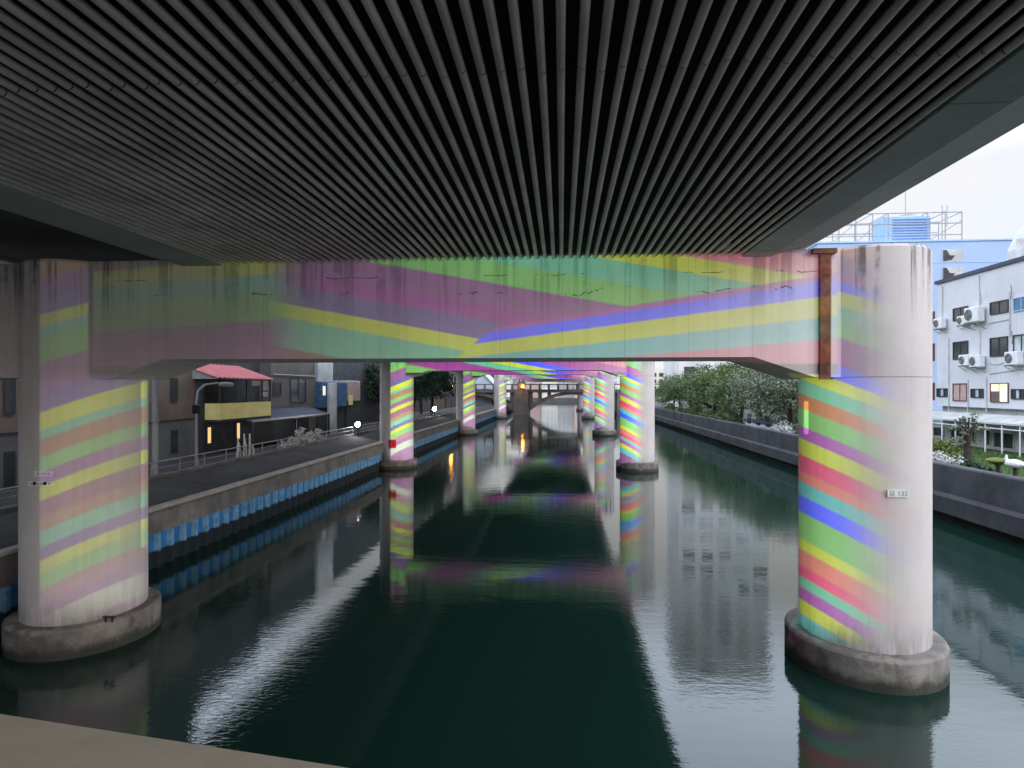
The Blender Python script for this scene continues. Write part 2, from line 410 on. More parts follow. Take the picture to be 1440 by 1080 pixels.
hr = thing('handrail', 'thin grey metal handrail on the kerb wall above the left quay path', 'railing', (-14.2, 20, 2.16))
MB().tube([(-14.2, 12, 2.62), (-14.2, 70, 2.62)], .022, 6).build('top_rail', M['metal'], hr)
MB().tube([(-14.2, 12, 2.4), (-14.2, 70, 2.4)], .014, 6).build('lower_rail', M['metal'], hr)
pst = MB().tube([(-14.2, 14, 2.16), (-14.2, 14, 2.62)], .025, 6).build('post', M['metal'], hr)
for i in range(1, 34):
    o = pst.copy(); COL.objects.link(o); o.parent = hr; o.location = (0, i * 1.6 * K, 0)

# right bank ------------------------------------------------------
fw_ = thing('flood_wall', 'stepped dark grey concrete flood wall along the right bank', 'flood wall', (15.3, 0, 0))
MB().prism([(15.62, 1.0), (15.22, 1.0), (15.16, 2.14), (15.2, 2.19), (15.6, 2.19)], 1, -60, 240).build('upper_wall', M['wallr'], fw_)
MB().prism([(15.7, .36), (14.84, .36), (14.8, 1.0), (14.86, 1.06), (15.7, 1.06)], 1, -60, 240).build('lower_ledge', M['wallr'], fw_)
MB().box((15.15, -60, -1), (15.7, 240, .36)).build('wet_foot', M['wallr_dark'], fw_)
lawn = MB(); lawn.add([(15.6, 20, 1.40), (26.9, 20, 1.40), (26.9, 64, 1.40), (15.6, 64, 1.40)], [(0, 1, 2, 3)])
tag(lawn.build('lawn', M['lawn'], org=(0, 0, 0)), kind='structure')
gr = MB()
for i in range(9000):
    x, y = rnd.uniform(15.7, 25.2), rnd.uniform(28, 58); h = rnd.uniform(.08, .3); a = rnd.uniform(0, 3.14); q = .03 + .05 * rnd.random()
    dx, dy = math.cos(a) * q, math.sin(a) * q
    gr.add([(x - dx, y - dy, 1.4), (x + dx, y + dy, 1.4), (x + rnd.uniform(-.1, .1), y + rnd.uniform(-.1, .1), 1.4 + h)], [(0, 1, 2)])
tag(gr.build('grass', M['grass'], org=(0, 0, 0)), kind='stuff')

# ================================================================ EXPRESSWAY
def make_bent(cx, yy, label, dz=0):
    t = thing('expressway_pier', label, 'bridge pier', (cx, yy, 0), 'pier frames under the expressway')
    for s_ in (-1, 1):
        x = cx + s_ * 7.91
        c = MB()
        for prof in ([(1, .50), (1, 5.37 + dz)], [(1, 5.37 + dz), (.986, 5.371 + dz)], [(.986, 5.371 + dz), (.986, 5.395 + dz)], [(.986, 5.395 + dz), (1.0, 5.396 + dz)], [(1.0, 5.396 + dz), (1.0, 7.66 + dz)], [(1.0, 7.66 + dz), (.97, 7.71 + dz)], [(.97, 7.71 + dz), (.0, 7.72 + dz)]):
            c.lathe((x, yy, 0), prof, 96, 1.10, 1.186, False)
        c.build('column', M['pier'], t)
        f_ = MB()
        for prof in ([(1, -1.5), (1, .52)], [(1, .52), (.985, .56), (.965, .575)], [(.965, .575), (.0, .575)]): f_.lathe((x, yy, 0), prof, 96, 1.355, 1.445, False)
        f_.build('footing', M['footing'], t)
    L = [(-7.91, 5.39), (-6.7, 5.39), (-5.63, 5.76), (5.63, 5.76), (6.7, 5.39), (7.91, 5.39), (7.91, 7.70), (-7.91, 7.70)]
    b = MB(); b.prism([(cx + p[0], p[1] + dz) for p in L], 1, yy - .86, yy + .86); b.build('cross_beam', M['pier'], t)
    return t
LB = ['nearest pier frame, two thick round columns and a wide stained beam in striped light',
      'second pier frame along the canal, with a small red notice low on its left column',
      'third pier frame along the canal, its left column beside the leafy dark tree',
      'fourth pier frame along the canal, standing just before the arch bridge',
      'last pier frame along the canal, seen through the arch of the bridge']
bents = [make_bent(cx, yy, LB[i], RISE[i]) for i, (cx, yy) in enumerate(BENTS)]
b0 = bents[0]
MB().box((CX1 - 11.9, Y1 - .84, 5.40), (CX1 - 8.3, Y1 + .84, 7.69)).build('beam_end', M['pier'], b0)
# rusty drain channel on the near beam
a = at(1152, 344, Y=11.50); b_ = at(1167, 344, Y=11.50)
d = MB(); d.box((a[0], 11.46, 5.35), (b_[0], 11.528, 7.60)); d.box((a[0] - .13, 11.43, 7.60), (b_[0] + .1, 11.528, 7.69))
d.build('drain_channel', M['rust'], b0)
# number plate on the right column (text on a small plate)
def plate(par, u, v, wpx, hpx, cxc, text, col, tcol):
    t = (u - 720) / F; dx, dy = t * CY - SY, t * SY + CY
    A = (dx / 1.1) ** 2 + (dy / 1.186) ** 2; B = -2 * (dx * cxc / 1.21 + dy * Y1 / 1.186 ** 2); Cc = (cxc / 1.1) ** 2 + (Y1 / 1.186) ** 2 - 1
    k = (-B - math.sqrt(B * B - 4 * A * Cc)) / (2 * A)
    p = Vector((dx * k, dy * k, EYE + (547.7 - v) / F * k))
    n = Vector(((p.x - cxc) / 1.21, (p.y - Y1) / 1.186 ** 2, 0)).normalized()
    tx = Vector((-n.y, n.x, 0)); sx = wpx * k / F / max(.4, abs(tx.dot(Vector((CY, SY, 0))))); sz = hpx * k / F
    p = p + n * .022
    q = MB()
    for off in (0, ):
        c = [p - tx * sx / 2 - Vector((0, 0, sz / 2)), p + tx * sx / 2 - Vector((0, 0, sz / 2)), p + tx * sx / 2 + Vector((0, 0, sz / 2)), p - tx * sx / 2 + Vector((0, 0, sz / 2))]
        c += [x - n * .02 for x in c]
        q.add(c, [(0, 1, 2, 3), (0, 4, 5, 1), (1, 5, 6, 2), (2, 6, 7, 3), (3, 7, 4, 0)])
    o = q.build('number_plate', col, par)
    fc = bpy.data.curves.new('plate_lettering', 'FONT'); fc.body = text; fc.align_x = 'CENTER'; fc.align_y = 'CENTER'; fc.size = sz * .95 * K; fc.extrude = .001
    fc.materials.append(tcol)
    ft = bpy.data.objects.new('lettering_curve', fc); COL.objects.link(ft)
    bpy.context.view_layer.update()
    me = bpy.data.meshes.new_from_object(ft.evaluated_get(bpy.context.evaluated_depsgraph_get()))
    bpy.data.objects.remove(ft)
    fo = bpy.data.objects.new('plate_lettering', me); COL.objects.link(fo); fo.parent = o
    fo.location = (p + n * .004 - Vector(par['_o'])) * K
    fo.rotation_euler = (rad(90), 0, math.atan2(tx.y, tx.x))
    return o
M['plate'] = mat('white_number_plate', (.68, .68, .70), .5, .05, 3)
M['letter'] = mat('grey_lettering', (.28, .29, .32), .6)
M['letter_dark'] = mat('black_lettering', (.03, .03, .03), .6)
plate(b0, 1262, 694, 29, 10, CX1 + 7.91, '益 132', M['plate'], M['letter'])
plate(b0, 62, 666, 26, 8, CX1 - 7.91, '▪ ▪▪▪', M['plate'], M['letter'])
plate(b0, 58, 680, 36, 7, CX1 - 7.91, '▪■▪ ▪■ ▪', M['plate'], M['letter_dark'])
# anchor bolts at the foot of the near left column
for u in (149, 158):
    p = at(u, 858, Y=11.55)
    MB().tube([(p[0], p[1], .575), (p[0], p[1], .66)], .022, 6).box((p[0] - .05, p[1] - .03, .66), (p[0] + .05, p[1] + .03, .69)).build('anchor_bolt', M['letter_dark'], b0)

dk = thing('expressway_deck', 'expressway deck overhead with a ceiling of long grey pipes between steel edge girders', 'expressway deck', (-1.8, 12, 7.55))
YB = 11.50
XS0, XS1, DX = -6.56, 3.2, .1525
np_ = int((XS1 - XS0) / DX) + 1
pm = MB()
pm.tube([(0, -9, 7.62), (0, 4.70, 7.62)], .034, 12); pm.tube([(0, 4.716, 7.62), (0, YB, 7.62)], .034, 12)
pm.m = 1; pm.tube([(0, 4.69, 7.62), (0, 4.73, 7.62)], .030, 10, False)
p0 = pm.build('ceiling_pipe', [M['pipe'], M['joint']], dk)
for i in range(np_):
    o = p0 if i == 0 else p0.copy()
    if i: COL.objects.link(o); o.parent = dk
    o.location = ((XS0 + i * DX + rnd.uniform(-.004, .004)) * K, rnd.uniform(-.05, .05) * K, rnd.uniform(-.004, .004) * K)
MB().box((-6.6, -30, 7.98), (3.26, YB, 8.1)).build('deck_soffit', M['void'], dk)
for s_, x0, x1, xo in ((1, 3.26, 3.77, 4.58), (-1, -6.6, -7.37, -8.18)):
    # soffit panels of the edge girder, split by seams
    ys = [-30, -16, -8, -2.0, 1.2, 3.6, 5.5, 8.2, 11.0, YB + .9]
    for k_, (ya, yb) in enumerate(zip(ys, ys[1:])):
        MB().box((x0, ya + .006, 7.575 + .003 * (k_ % 2)), (x1, yb - .006, 7.68)).build('soffit_panel', M['girder'], dk)
    MB().box((x0, -30, 7.68), (x1 + s_ * .004, 12.3, 8.3)).build('girder_web', M['void'], dk)
    MB().prism([(x1 + s_ * .012, 7.59), (x1 + s_ * .012, 7.95), (xo, 7.95), (xo, 7.85), (xo - s_ * .03, 7.80)], 1, -30, 12.3).build('edge_fascia', M['girder'], dk)
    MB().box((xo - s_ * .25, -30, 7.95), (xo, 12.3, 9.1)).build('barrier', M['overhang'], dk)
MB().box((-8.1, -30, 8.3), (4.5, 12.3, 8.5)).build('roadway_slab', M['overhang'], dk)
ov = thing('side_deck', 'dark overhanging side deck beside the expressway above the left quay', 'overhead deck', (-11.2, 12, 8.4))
MB().box((-13.7, -30, 8.45), (-8.19, 84, 8.9)).build('deck_slab', M['overhang'], ov)  # run on out of view to keep sky light off farther columns
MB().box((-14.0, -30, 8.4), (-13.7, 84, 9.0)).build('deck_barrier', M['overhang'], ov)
for k_, (ya, yb) in enumerate(((12.3, 40.5), (40.5, 70.5), (70.5, 110), (110, 152), (152, 190))):
    t = thing('expressway_span', ['expressway span between the first and second pier frames', 'expressway span between the second and third pier frames', 'expressway span between the third and fourth pier frames',
        'expressway span between the fourth and last pier frames', 'expressway span running on beyond the last pier frame'][k_], 'expressway deck', (-2.6, ya, 7.7), 'expressway spans farther along the canal')
    dz = (RISE + [1.27])[k_ + 1]
    MB().box((-7.6, ya + .02, 7.98 + dz), (3.6, yb, 8.3 + dz)).build('deck_soffit', M['void'], t)
    for x0, x1 in ((-8.18, -7.5), (3.6, 4.3)): MB().box((x0, ya + .02, 7.74 + dz), (x1, yb, 8.9 + dz)).build('edge_girder', M['girder'], t)

# camera bridge parapet
pp = thing('footbridge', 'tan stone bridge parapet in the near foreground at the bottom of the view', 'bridge', (-.5, -2, 3))
e0, dv = Vector((-.253, .718)), Vector((.988, -.152)); nv = Vector((-.152, -.988))
def strip(z0, z1, o0, o1, name, m, ln=14):
    a, b = e0 - dv * ln, e0 + dv * ln
    P4 = [a + nv * o0, b + nv * o0, b + nv * o1, a + nv * o1]
    vs = [(p.x, p.y, z0) for p in P4] + [(p.x, p.y, z1) for p in P4]
    q = MB(); q.add(vs, [(0, 1, 2, 3), (7, 6, 5, 4), (4, 5, 1, 0), (5, 6, 2, 1), (6, 7, 3, 2), (7, 4, 0, 3)]); return q.build(name, m, pp)
strip(4.56, 4.72, 0, .30, 'coping', M['parapet']); strip(3.5, 4.56, .04, .26, 'parapet_wall', M['parapet'])
strip(3.0, 3.5, .02, 6.0, 'bridge_slab', M['quay'])

# ================================================================ RIGHT BANK BUILDINGS
M['wall_white'] = mat('white_rendered_wall', (.60, .61, .645), .85, .06, .5, streak=.28, stc=(.38, .38, .40), stz=.1, fine=.12)
M['roof_edge'] = mat('dark_blue_roof_edge', (.06, .07, .11), .6)
M['glass'] = glassy('dark_window_glass', (.05, .055, .06))
M['glass_blue'] = glassy('blue_window_glass', (.05, .16, .30))
M['glass_pale'] = glassy('pale_frosted_glass', (.42, .47, .50), .3)
M['frame_dark'] = mat('dark_window_frame', (.05, .045, .05), .5)
M['frame_red'] = mat('reddish_window_frame', (.20, .07, .06), .5)
M['curtain'] = mat('pinkish_curtain_behind_glass', (.46, .33, .31), .5, .3, 4)
M['curtain_dark'] = mat('brown_curtain', (.16, .11, .10), .7, .3, 4)
M['lit'] = emis('lit_window', (1, .84, .42), 1.05)
M['lit_pale'] = emis('lit_window_blind', (.95, .86, .66), .75)
M['wall_blue'] = mat('pale_blue_wall', (.36, .47, .66), .85, .05, .2)
M['blue_louvre'] = mat('blue_cooling_tower', (.36, .52, .80), .6, .1, 2)
M['wall_low'] = mat('grey_white_lower_wall', (.50, .50, .49), .9, .2, 1, streak=.5, stc=(.2, .2, .19), stz=.2)

XF = 27.0
def yz(u, v, X=XF): p = at(u, v, X=X); return p[1], p[2]
ab = thing('apartment_building', 'white three storey block with air conditioners on its wall behind the right garden', 'building', (32, 38, 1.38))
MB().box((XF, 30, 4.0), (38, 46.95, 12.75)).build('wall', M['wall_white'], ab)
MB().box((XF - .12, 29.9, 12.75), (38.1, 47.08, 12.98)).build('roof_edge', M['roof_edge'], ab)
MB().box((XF + .35, 30, 1.3), (38, 46.9, 4.0)).build('lower_wall', M['wall_low'], ab)
def window(par, u0, u1, v0, v1, frame, panes, X=XF, th=.07, split=1, cover=0):
    y1, z1 = yz(u0, v0, X); y0, _ = yz(u1, v0, X)
    um = (u0 + u1) / 2; z1 = yz(um, v0, X)[1]; z0 = yz(um, v1, X)[1]
    f_ = MB(); e = .06
    f_.box((X - th, y0, z0), (X - .002, y1, z0 + e)); f_.box((X - th, y0, z1 - e), (X - .002, y1, z1))
    f_.box((X - th, y0, z0 + e), (X - .002, y0 + e, z1 - e)); f_.box((X - th, y1 - e, z0 + e), (X - .002, y1, z1 - e))
    for k_ in range(1, split + 1):
        ym = y0 + (y1 - y0) * k_ / (split + 1); f_.box((X - th * .8, ym - e * .45, z0 + e), (X - .002, ym + e * .45, z1 - e))
    w_ = f_.build('window', frame, par)
    n = len(panes)
    for k_, pm in enumerate(panes):
        ya, yb = y1 - (y1 - y0) * (k_ + 1) / n, y1 - (y1 - y0) * k_ / n
        MB().box((X - .022, max(ya, y0 + .02) + .001, z0 + .02), (X - .004, min(yb, y1 - .02), z1 - .02)).build('pane', pm, w_)
    w_['_b'] = (y0, y1, z0, z1)
    return w_
G, FD, FR = M['glass'], M['frame_dark'], M['frame_red']
window(ab, 1341, 1362, 432, 450, FD, [G]); window(ab, 1393, 1419, 423, 441, FD, [G]); window(ab, 1425.5, 1449, 417, 437, M['wall_blue'], [M['glass_blue']])
window(ab, 1341, 1362, 480, 505, FD, [G]); window(ab, 1393, 1418, 474, 501, FD, [G]); window(ab, 1426, 1449, 470, 500, FD, [M['glass_pale']])
window(ab, 1340.7, 1360.7, 539, 564, FR, [M['curtain'], M['curtain']]); w_ = window(ab, 1393.5, 1419, 538.6, 566, FR, [M['curtain_dark'], M['lit_pale']])
y0, y1, z0, z1 = w_['_b']
MB().box((XF - .034, y0 + .08, z0 + (z1 - z0) * .58), (XF - .024, y1 - .08, z1 - .07)).build('lit_pane', M['lit'], w_)
for a_ in ((1318, 1333, 546, 558), (1366, 1383.7, 546.6, 559.6), (1423, 1441, 547, 561.5)): window(ab, *a_, FD, [G, M['glass_pale'], G], split=2)
for v0, v1 in ((438, 455), (483, 508), (538, 563)): window(ab, 1311.5, 1315, v0, v1, FR, [G], split=0)
# drain and cable runs down the facade
for u, v0, v1 in ((1326, 402, 450), (1335, 475, 590), (1378, 387, 438), (1379, 464, 500), (1421, 410, 474), (1362, 534, 592), (1388, 530, 590)):
    (ya, za), (yb, zb) = yz(u, v0), yz(u, v1); MB().tube([(XF - .05, ya, za), (XF - .05, ya, zb)], .03, 6).build('wall_pipe', M['wall_low'], ab)
for u, v in ((1380, 420), (1423, 410), (1424, 474)):
    (ya, za) = yz(u, v); MB().tube([(XF - .05, ya, za - .4), (XF - .08, ya - .1, za), (XF - .3, ya - .35, za + .35)], .03, 6).build('vent_pipe', M['wall_low'], ab)
cb = MB()
for pts in (((1391, 455), (1405, 452), (1420, 449)), ((1392, 511), (1402, 513), (1410, 511), (1419, 507)), ((1392, 526), (1410, 523), (1440, 519))):
    cb.tube([(XF - .04,) + yz(*p) for p in pts], .018, 5)
cb.build('cable', M['metal'], ab)
# canopy with posts above the ground floor
mb = MB(); mb.prism([(XF - 1.6, 3.12), (XF - 1.6, 3.22), (XF, 3.62), (XF, 3.5)], 1, 30, 46.9); mb.build('canopy', M['wall_low'], ab)
mb = MB()
for i in range(12):
    y = 31 + i * 1.42; mb.tube([(XF - 1.5, y, 3.13), (XF - 1.5, y, 1.3)], .05, 6); mb.tube([(XF - 1.5, y, 2.9), (XF, y + .1, 2.95)], .035, 6)
mb.tube([(XF - 1.5, 30.5, 2.86), (XF - 1.5, 46.8, 2.86)], .04, 6)
mb.build('canopy_frame', M['white'], ab)
for u0, u1, v0, v1 in ((1338, 1355, 604, 623), (1366, 1372.5, 605, 624), (1385, 1394, 604, 627), (1398, 1427, 608, 631), (1313, 1328, 600, 614)):
    window(ab, u0, u1, v0, v1, M['wall_low'], [G], X=XF + .35, split=0)

# air conditioners
def make_ac(label):
    t = thing('air_conditioner', label, 'air conditioner', (0, 0, 0), 'air conditioners on the white block')
    MB().box((-.42, -.5, .0), (-.08, .5, .72), .03).build('casing', M['white'], t)
    g_ = MB(); g_.tube([(-.425, .16, .36), (-.435, .16, .36)], .27, 24); g_.build('fan_opening', M['frame_dark'], t)
    h = MB()
    for r in (.10, .18, .26):
        h.tube([(-.445, .16 + r * math.cos(k_ * .5236), .36 + r * math.sin(k_ * .5236)) for k_ in range(13)], .012, 5)
    for k_ in range(3): h.tube([(-.445, .16 - .26 * math.cos(k_ * 1.047), .36 - .26 * math.sin(k_ * 1.047)), (-.445, .16 + .26 * math.cos(k_ * 1.047), .36 + .26 * math.sin(k_ * 1.047))], .008, 4)
    h.build('fan_guard', M['metal'], t)
    for y in (-.4, .4): MB().box((-.5, y - .03, -.05), (0, y + .03, 0)).tube([(-.48, y, -.04), (-.01, y, -.34)], .022, 5).build('bracket', M['metal'], t)
    return t
AC = [(1327, 461, 'air conditioner low on the top row, nearest the round column', 1), (1359, 456, 'small air conditioner touching the large one between the top windows', .85), (1378, 452, 'large air conditioner unit between the two dark top floor windows', 1.35),
      (1364, 513, 'air conditioner under the left window of the middle row', 1), (1380, 515, 'air conditioner right of another unit between the middle row windows', 1.05), (1433, 512, 'air conditioner below the pale frosted window near the right edge', 1.1)]
ac0 = None
for u, v, lb, s_ in AC:
    y, z = yz(u, v)
    if ac0 is None: ac0 = o = make_ac(lb)
    else: o = dup(ac0)
    put(o, (XF - .01, y, z - .05), lb, s=s_)

# pale blue building with roof frames
bb = thing('blue_building', 'flat pale blue building with two vent openings behind the white block', 'building', (46, 80, 1.4))
YB_ = 74.0
def xz(u, v, Y=YB_): p = at(u, v, Y=Y); return p[0], p[2]
x0, zt = xz(1150, 338); x1 = xz(1424, 338)[0]; zt = xz(1300, 340)[1]
MB().box((x0, YB_, 1.3), (x1, YB_ + 6, zt)).build('wall', M['wall_blue'], bb)
MB().box((x0 - .1, YB_ - .12, zt), (x1 + .1, YB_ + 6.1, zt + .18)).build('roof_edge', M['blue_louvre'], bb)
q = xz(1300, 370)[1]; MB().box((x0, YB_ - .04, q), (x1, YB_ - .002, q + .1)).build('string_course', M['blue_louvre'], bb)
for v0, v1 in ((351, 368), (376, 393)):
    xa, za = xz(1325, v0); xb, zb = xz(1353.5, v1)
    f_ = MB().box((xa, YB_ - .06, zb), (xb, YB_ - .003, za)).build('vent_opening', M['wall_low'], bb)
    s_ = MB(); W_, H_ = xb - xa, za - zb
    s_.prism([(xa + .03 * W_, zb + .05 * H_), (xa + .45 * W_, zb + .15 * H_), (xa + .62 * W_, zb + .5 * H_), (xa + .35 * W_, zb + .52 * H_), (xa + .2 * W_, zb + .95 * H_), (xa + .03 * W_, zb + .95 * H_)], 1, YB_ - .09, YB_ - .065)
    s_.build('dark_flap', M['frame_dark'], f_)
cf = thing('roof_framework', 'thin steel framework of posts and rails on the roof of the blue building', 'framework', (x0, YB_ + 2, zt))
mb = MB(); r_ = .07
za, zb = zt + .18, xz(1300, 297)[1]
us = [1150, 1174, 1207, 1231, 1253, 1309, 1334, 1357.5]
for yy in (YB_ + .6, YB_ + 5):
    for u in us: mb.tube([(xz(u, 300)[0], yy, za), (xz(u, 300)[0], yy, zb)], r_, 5)
    for fz in (1, .62, .22): mb.tube([(xz(1150, 300)[0], yy, za + (zb - za) * fz), (xz(1357.5, 300)[0], yy, za + (zb - za) * fz)], r_ * .9, 5)
for u in us: mb.tube([(xz(u, 300)[0], YB_ + .6, zb), (xz(u, 300)[0], YB_ + 5, zb)], r_ * .8, 5)
for u0, u1 in ((1174, 1207), (1309, 1357), (1207, 1240)): mb.tube([(xz(u0, 300)[0], YB_ + .6, za), (xz(u1, 300)[0], YB_ + .6, za + (zb - za) * .7)], r_ * .8, 5)
mb.build('steel_frame', M['metal'], cf)
ct = thing('cooling_tower', 'light blue louvred cooling tower standing inside the roof framework', 'cooling tower', (xz(1280, 300)[0], YB_ + 3, zt))
xa, zc = xz(1243, 304, YB_ + 1.5); xb = xz(1309, 304, YB_ + 1.5)[0]
MB().box((xa, YB_ + 1.5, za), (xb, YB_ + 4.5, zc), .1).build('casing', M['blue_louvre'], ct)
mb = MB()
for i in range(9):
    z = za + .25 + i * (zc - za - .4) / 9; mb.box((xa + 1.0, YB_ + 1.36, z), (xb - .05, YB_ + 1.495, z + .1))
mb.build('louvre', M['wall_blue'], ct)
mb = MB(); mb.lathe(((xa + xb) / 2 + .8, YB_ + 3, zc), [(1.1, 0), (1.05, .35), (.0, .36)], 20); mb.build('fan_ring', M['metal'], ct)
for u, vt, lb in ((1287, 255, 'tall thin antenna mast on the blue building, above the cooling tower'), (1340, 281, 'short twin antenna mast at the right end of the roof framework')):
    x, z = xz(u, vt); mb = MB(); mb.tube([(x, YB_ + 2, za), (x, YB_ + 2, z)], .05, 5)
    if u > 1300: mb.tube([(x + .55, YB_ + 2, za + 2), (x + .55, YB_ + 2, z)], .05, 5); mb.tube([(x, YB_ + 2, z - .7), (x + .55, YB_ + 2, z - .7)], .04, 5)
    tag(mb.build('antenna_mast', M['metal']), lb, 'antenna')
# white rounded stair tower at the right edge
st_ = thing('stair_tower', 'white sloping topped roof tower with a grey column at the right edge', 'building', (52, 58, 1.4))
Yt = 58.0
pl_ = [xz(u, v, Yt) for u, v in ((1446, 420), (1446, 345), (1451, 334), (1458, 320), (1466, 310), (1478, 302), (1560, 294), (1560, 420))]
mb = MB(); mb.prism(pl_, 1, Yt, Yt + 2.6); mb.build('wall', M['wall_white'], st_)
xa, za_ = xz(1436, 336, Yt + 1); MB().lathe((xa, Yt + 1, 12.6), [(.38, 0), (.38, za_ - 12.6), (0, za_ - 12.55)], 20).build('round_column', M['wall_low'], st_)
for v in (340, 352, 364): 
    p = xz(1450, v, Yt); MB().box((p[0], Yt - .12, p[1]), (p[0] + 6, Yt - .003, p[1] + .2)).build('ledge', M['metal'], st_)
# far grey tower behind the trees
def block(name, label, u0, u1, v, Y, depth, m, wn=None, base=1.5, wm=None, cat='building'):
    xa, z = xz(u0, v, Y); xb = xz(u1, v, Y)[0]
    t = thing(name, label, cat, ((xa + xb) / 2, Y, base))
    MB().box((xa, Y, base), (xb, Y + depth, z)).build('wall', m, t)
    if wn:
        nx, nz, ww, wh = wn
        for i in range(nx):
            for j in range(nz):
                x = xa + (xb - xa) * (i + .5) / nx; zz = z - (j + .6) * wh * 1.7
                if zz - wh < base: continue
                MB().box((x - ww / 2, Y - .08, zz - wh), (x + ww / 2, Y - .003, zz)).build('window', wm or G, t)
    return t
M['tower_grey'] = mat('pale_grey_tower_wall', (.62, .60, .60), .85, .15, .15)
M['tower_pink'] = mat('pinkish_tower_wall', (.62, .42, .36), .85, .1, .1)
M['tower_cream'] = mat('cream_tower_wall', (.66, .62, .54), .85, .1, .1)
M['house_blue'] = mat('pale_blue_house_wall', (.55, .63, .74), .85, .1, .3)
block('apartment_tower', 'grey apartment tower with rows of windows beyond the right bank trees', 944, 986, 495, 190, 14, M['tower_grey'], (5, 5, 1.0, 1.3))
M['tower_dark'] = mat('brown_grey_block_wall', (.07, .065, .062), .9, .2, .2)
xs_ = at(955, 400, Y=135)[0], at(1082, 400, Y=135)[0]
tt = thing('apartment_tower', 'tall grey apartment tower rising behind the right bank trees, seen mirrored in the canal', 'building', (sum(xs_) / 2, 135, 1.4))
MB().box((xs_[0], 135, 1.4), (xs_[1], 150, 58)).build('wall', M['tower_grey'], tt)
for i in range(5):
    for j in range(15):
        x = xs_[0] + (xs_[1] - xs_[0]) * (i + .5) / 5; z = 5 + j * 3.5
        w__ = rnd.uniform(.7, 1.5); MB().box((x - w__, 134.9, z), (x + 1.4, 134.997, z + rnd.uniform(.9, 1.9))).build('window', rnd.choice([G, M['glass_pale'], M['curtain_dark'], M['glass_pale']]), tt)
for Y_, d_, h_, lb in ((86, 16, 15, 'added brown grey block on the left bank beyond the dark trees'), (104, 20, 12.5, 'added lower brown grey block on the left bank short of the gabled house'), (142, 40, 17, 'added brown grey block on the left bank beyond the arch bridge')):  # dark blocks added to keep sky out of the far water reflection
    t = thing('added_block', lb, 'building', (-24, Y_, 1.9)); MB().box((-34, Y_, 1.9), (-19.5, Y_ + d_, h_)).build('wall', M['tower_dark'], t)
    for j in range(4):
        for i in range(4): MB().box((-19.497, Y_ + 1 + i * d_ / 4.2, 3.6 + j * 2.8), (-19.42, Y_ + 2.4 + i * d_ / 4.2, 5.0 + j * 2.8)).build('window', G, t) if 5 + j * 2.8 < h_ else 0
block('office_block', 'low pale office block just beside the second right column', 905, 945, 519, 230, 14, M['tower_cream'], (4, 3, 1.6, 1.4))
for i, (u0, u1, v, Y, m, lb) in enumerate(((690, 724, 520, 262, 'tower_cream', 'cream tower far behind the left end of the arch bridge'), (724, 762, 516, 268, 'tower_pink', 'salmon pink tower far behind the arch bridge pier'),
        (762, 784, 518, 263, 'tower_cream', 'cream grey tower far behind the left half of the arch'), (784, 808, 512, 270, 'tower_grey', 'grey tower far behind the crown of the arch'), (808, 842, 518, 264, 'tower_pink', 'pink grey tower far behind the right half of the arch'),
        (842, 905, 515, 275, 'tower_grey', 'wide grey tower far behind the right columns'))):
    block('distant_tower', lb, u0, u1, v, Y, 16, M[m], (4, 4, 1.3, 1.5), wm=M['glass_pale'])
# gabled pale house on the left bank
gh = thing('gabled_house', 'pale blue gabled house beyond the dark tree on the left bank', 'house', (-18, 128, 1.9))
xa, za_ = xz(664, 540, 128); xb = xz(692, 540, 128)[0]; zr = xz(678, 525, 128)[1]
mb = MB(); mb.prism([(xa, 1.9), (xb, 1.9), (xb, za_), ((xa + xb) / 2, zr), (xa, za_)], 1, 128, 138); mb.build('wall', M['house_blue'], gh)
mb = MB(); xm = (xa + xb) / 2
mb.prism([(xa - .3, za_ - .1), (xm, zr + .05), (xb + .3, za_ - .1), (xb + .3, za_ + .15), (xm, zr + .35), (xa - .3, za_ + .15)], 1, 127.6, 138.4); mb.build('roof', M['tower_grey'], gh)
for u in (671, 679, 686): x = xz(u, 545, 128)[0]; MB().box((x - .4, 127.9, za_ - 2.3), (x + .4, 127.997, za_ - 1)).build('window', G, gh)

# ================================================================ LEFT BANK BUILDINGS
M['brick_brown'] = mat('brown_brick_wall', (.21, .16, .135), .92, .2, .8, fine=.5, streak=.3)
M['block_grey'] = mat('grey_block_wall', (.17, .17, .175), .92, .2, .8, fine=.4, streak=.3)
M['yellow'] = mat('yellow_balcony_panel', (.85, .74, .30), .7, .1, 1.5, streak=.2, stc=(.3, .26, .1))
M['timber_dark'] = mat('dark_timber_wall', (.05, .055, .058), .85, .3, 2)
M['pink_roof'] = mat('faded_red_corrugated_roof', (.55, .16, .17), .6, .15, 2, fine=.3)
M['roof_grey'] = mat('grey_awning_sheet', (.35, .35, .36), .6, .2, 2)
M['house_grey'] = mat('grey_brown_house_wall', (.14, .125, .115), .92, .2, .7, streak=.5)
M['tarp'] = mat('blue_tarpaulin', (.05, .11, .22), .6, .4, 2.5, fine=.3)
M['laundry'] = mat('white_cloth', (.68, .68, .70), .9, .1, 4)
M['lit_warm'] = emis('warm_lit_slit', (1, .62, .22), .95)
XL = -17.5
def yl(u, v, X=XL): p = at(u, v, X=X); return p[1], p[2]
def lbox(u0, u1, v0, v1, d0, d1, X=XL, ur=None):
    """box on the left facade line between photo columns u0..u1; d0/d1 out from the wall"""
    ya, yb = yl(u0, 600, X)[0], yl(u1, 600, X)[0]; um = (u0 + u1) / 2
    return (X - d1, ya, yl(um, v1, X)[1]), (X - d0, yb, yl(um, v0, X)[1])
bh = thing('brick_building', 'brown brick building with narrow slit windows behind the near left column', 'building', (-21, 22, 2))
ye = yl(275, 600)[0]; zs = yl(245, 590)[1]
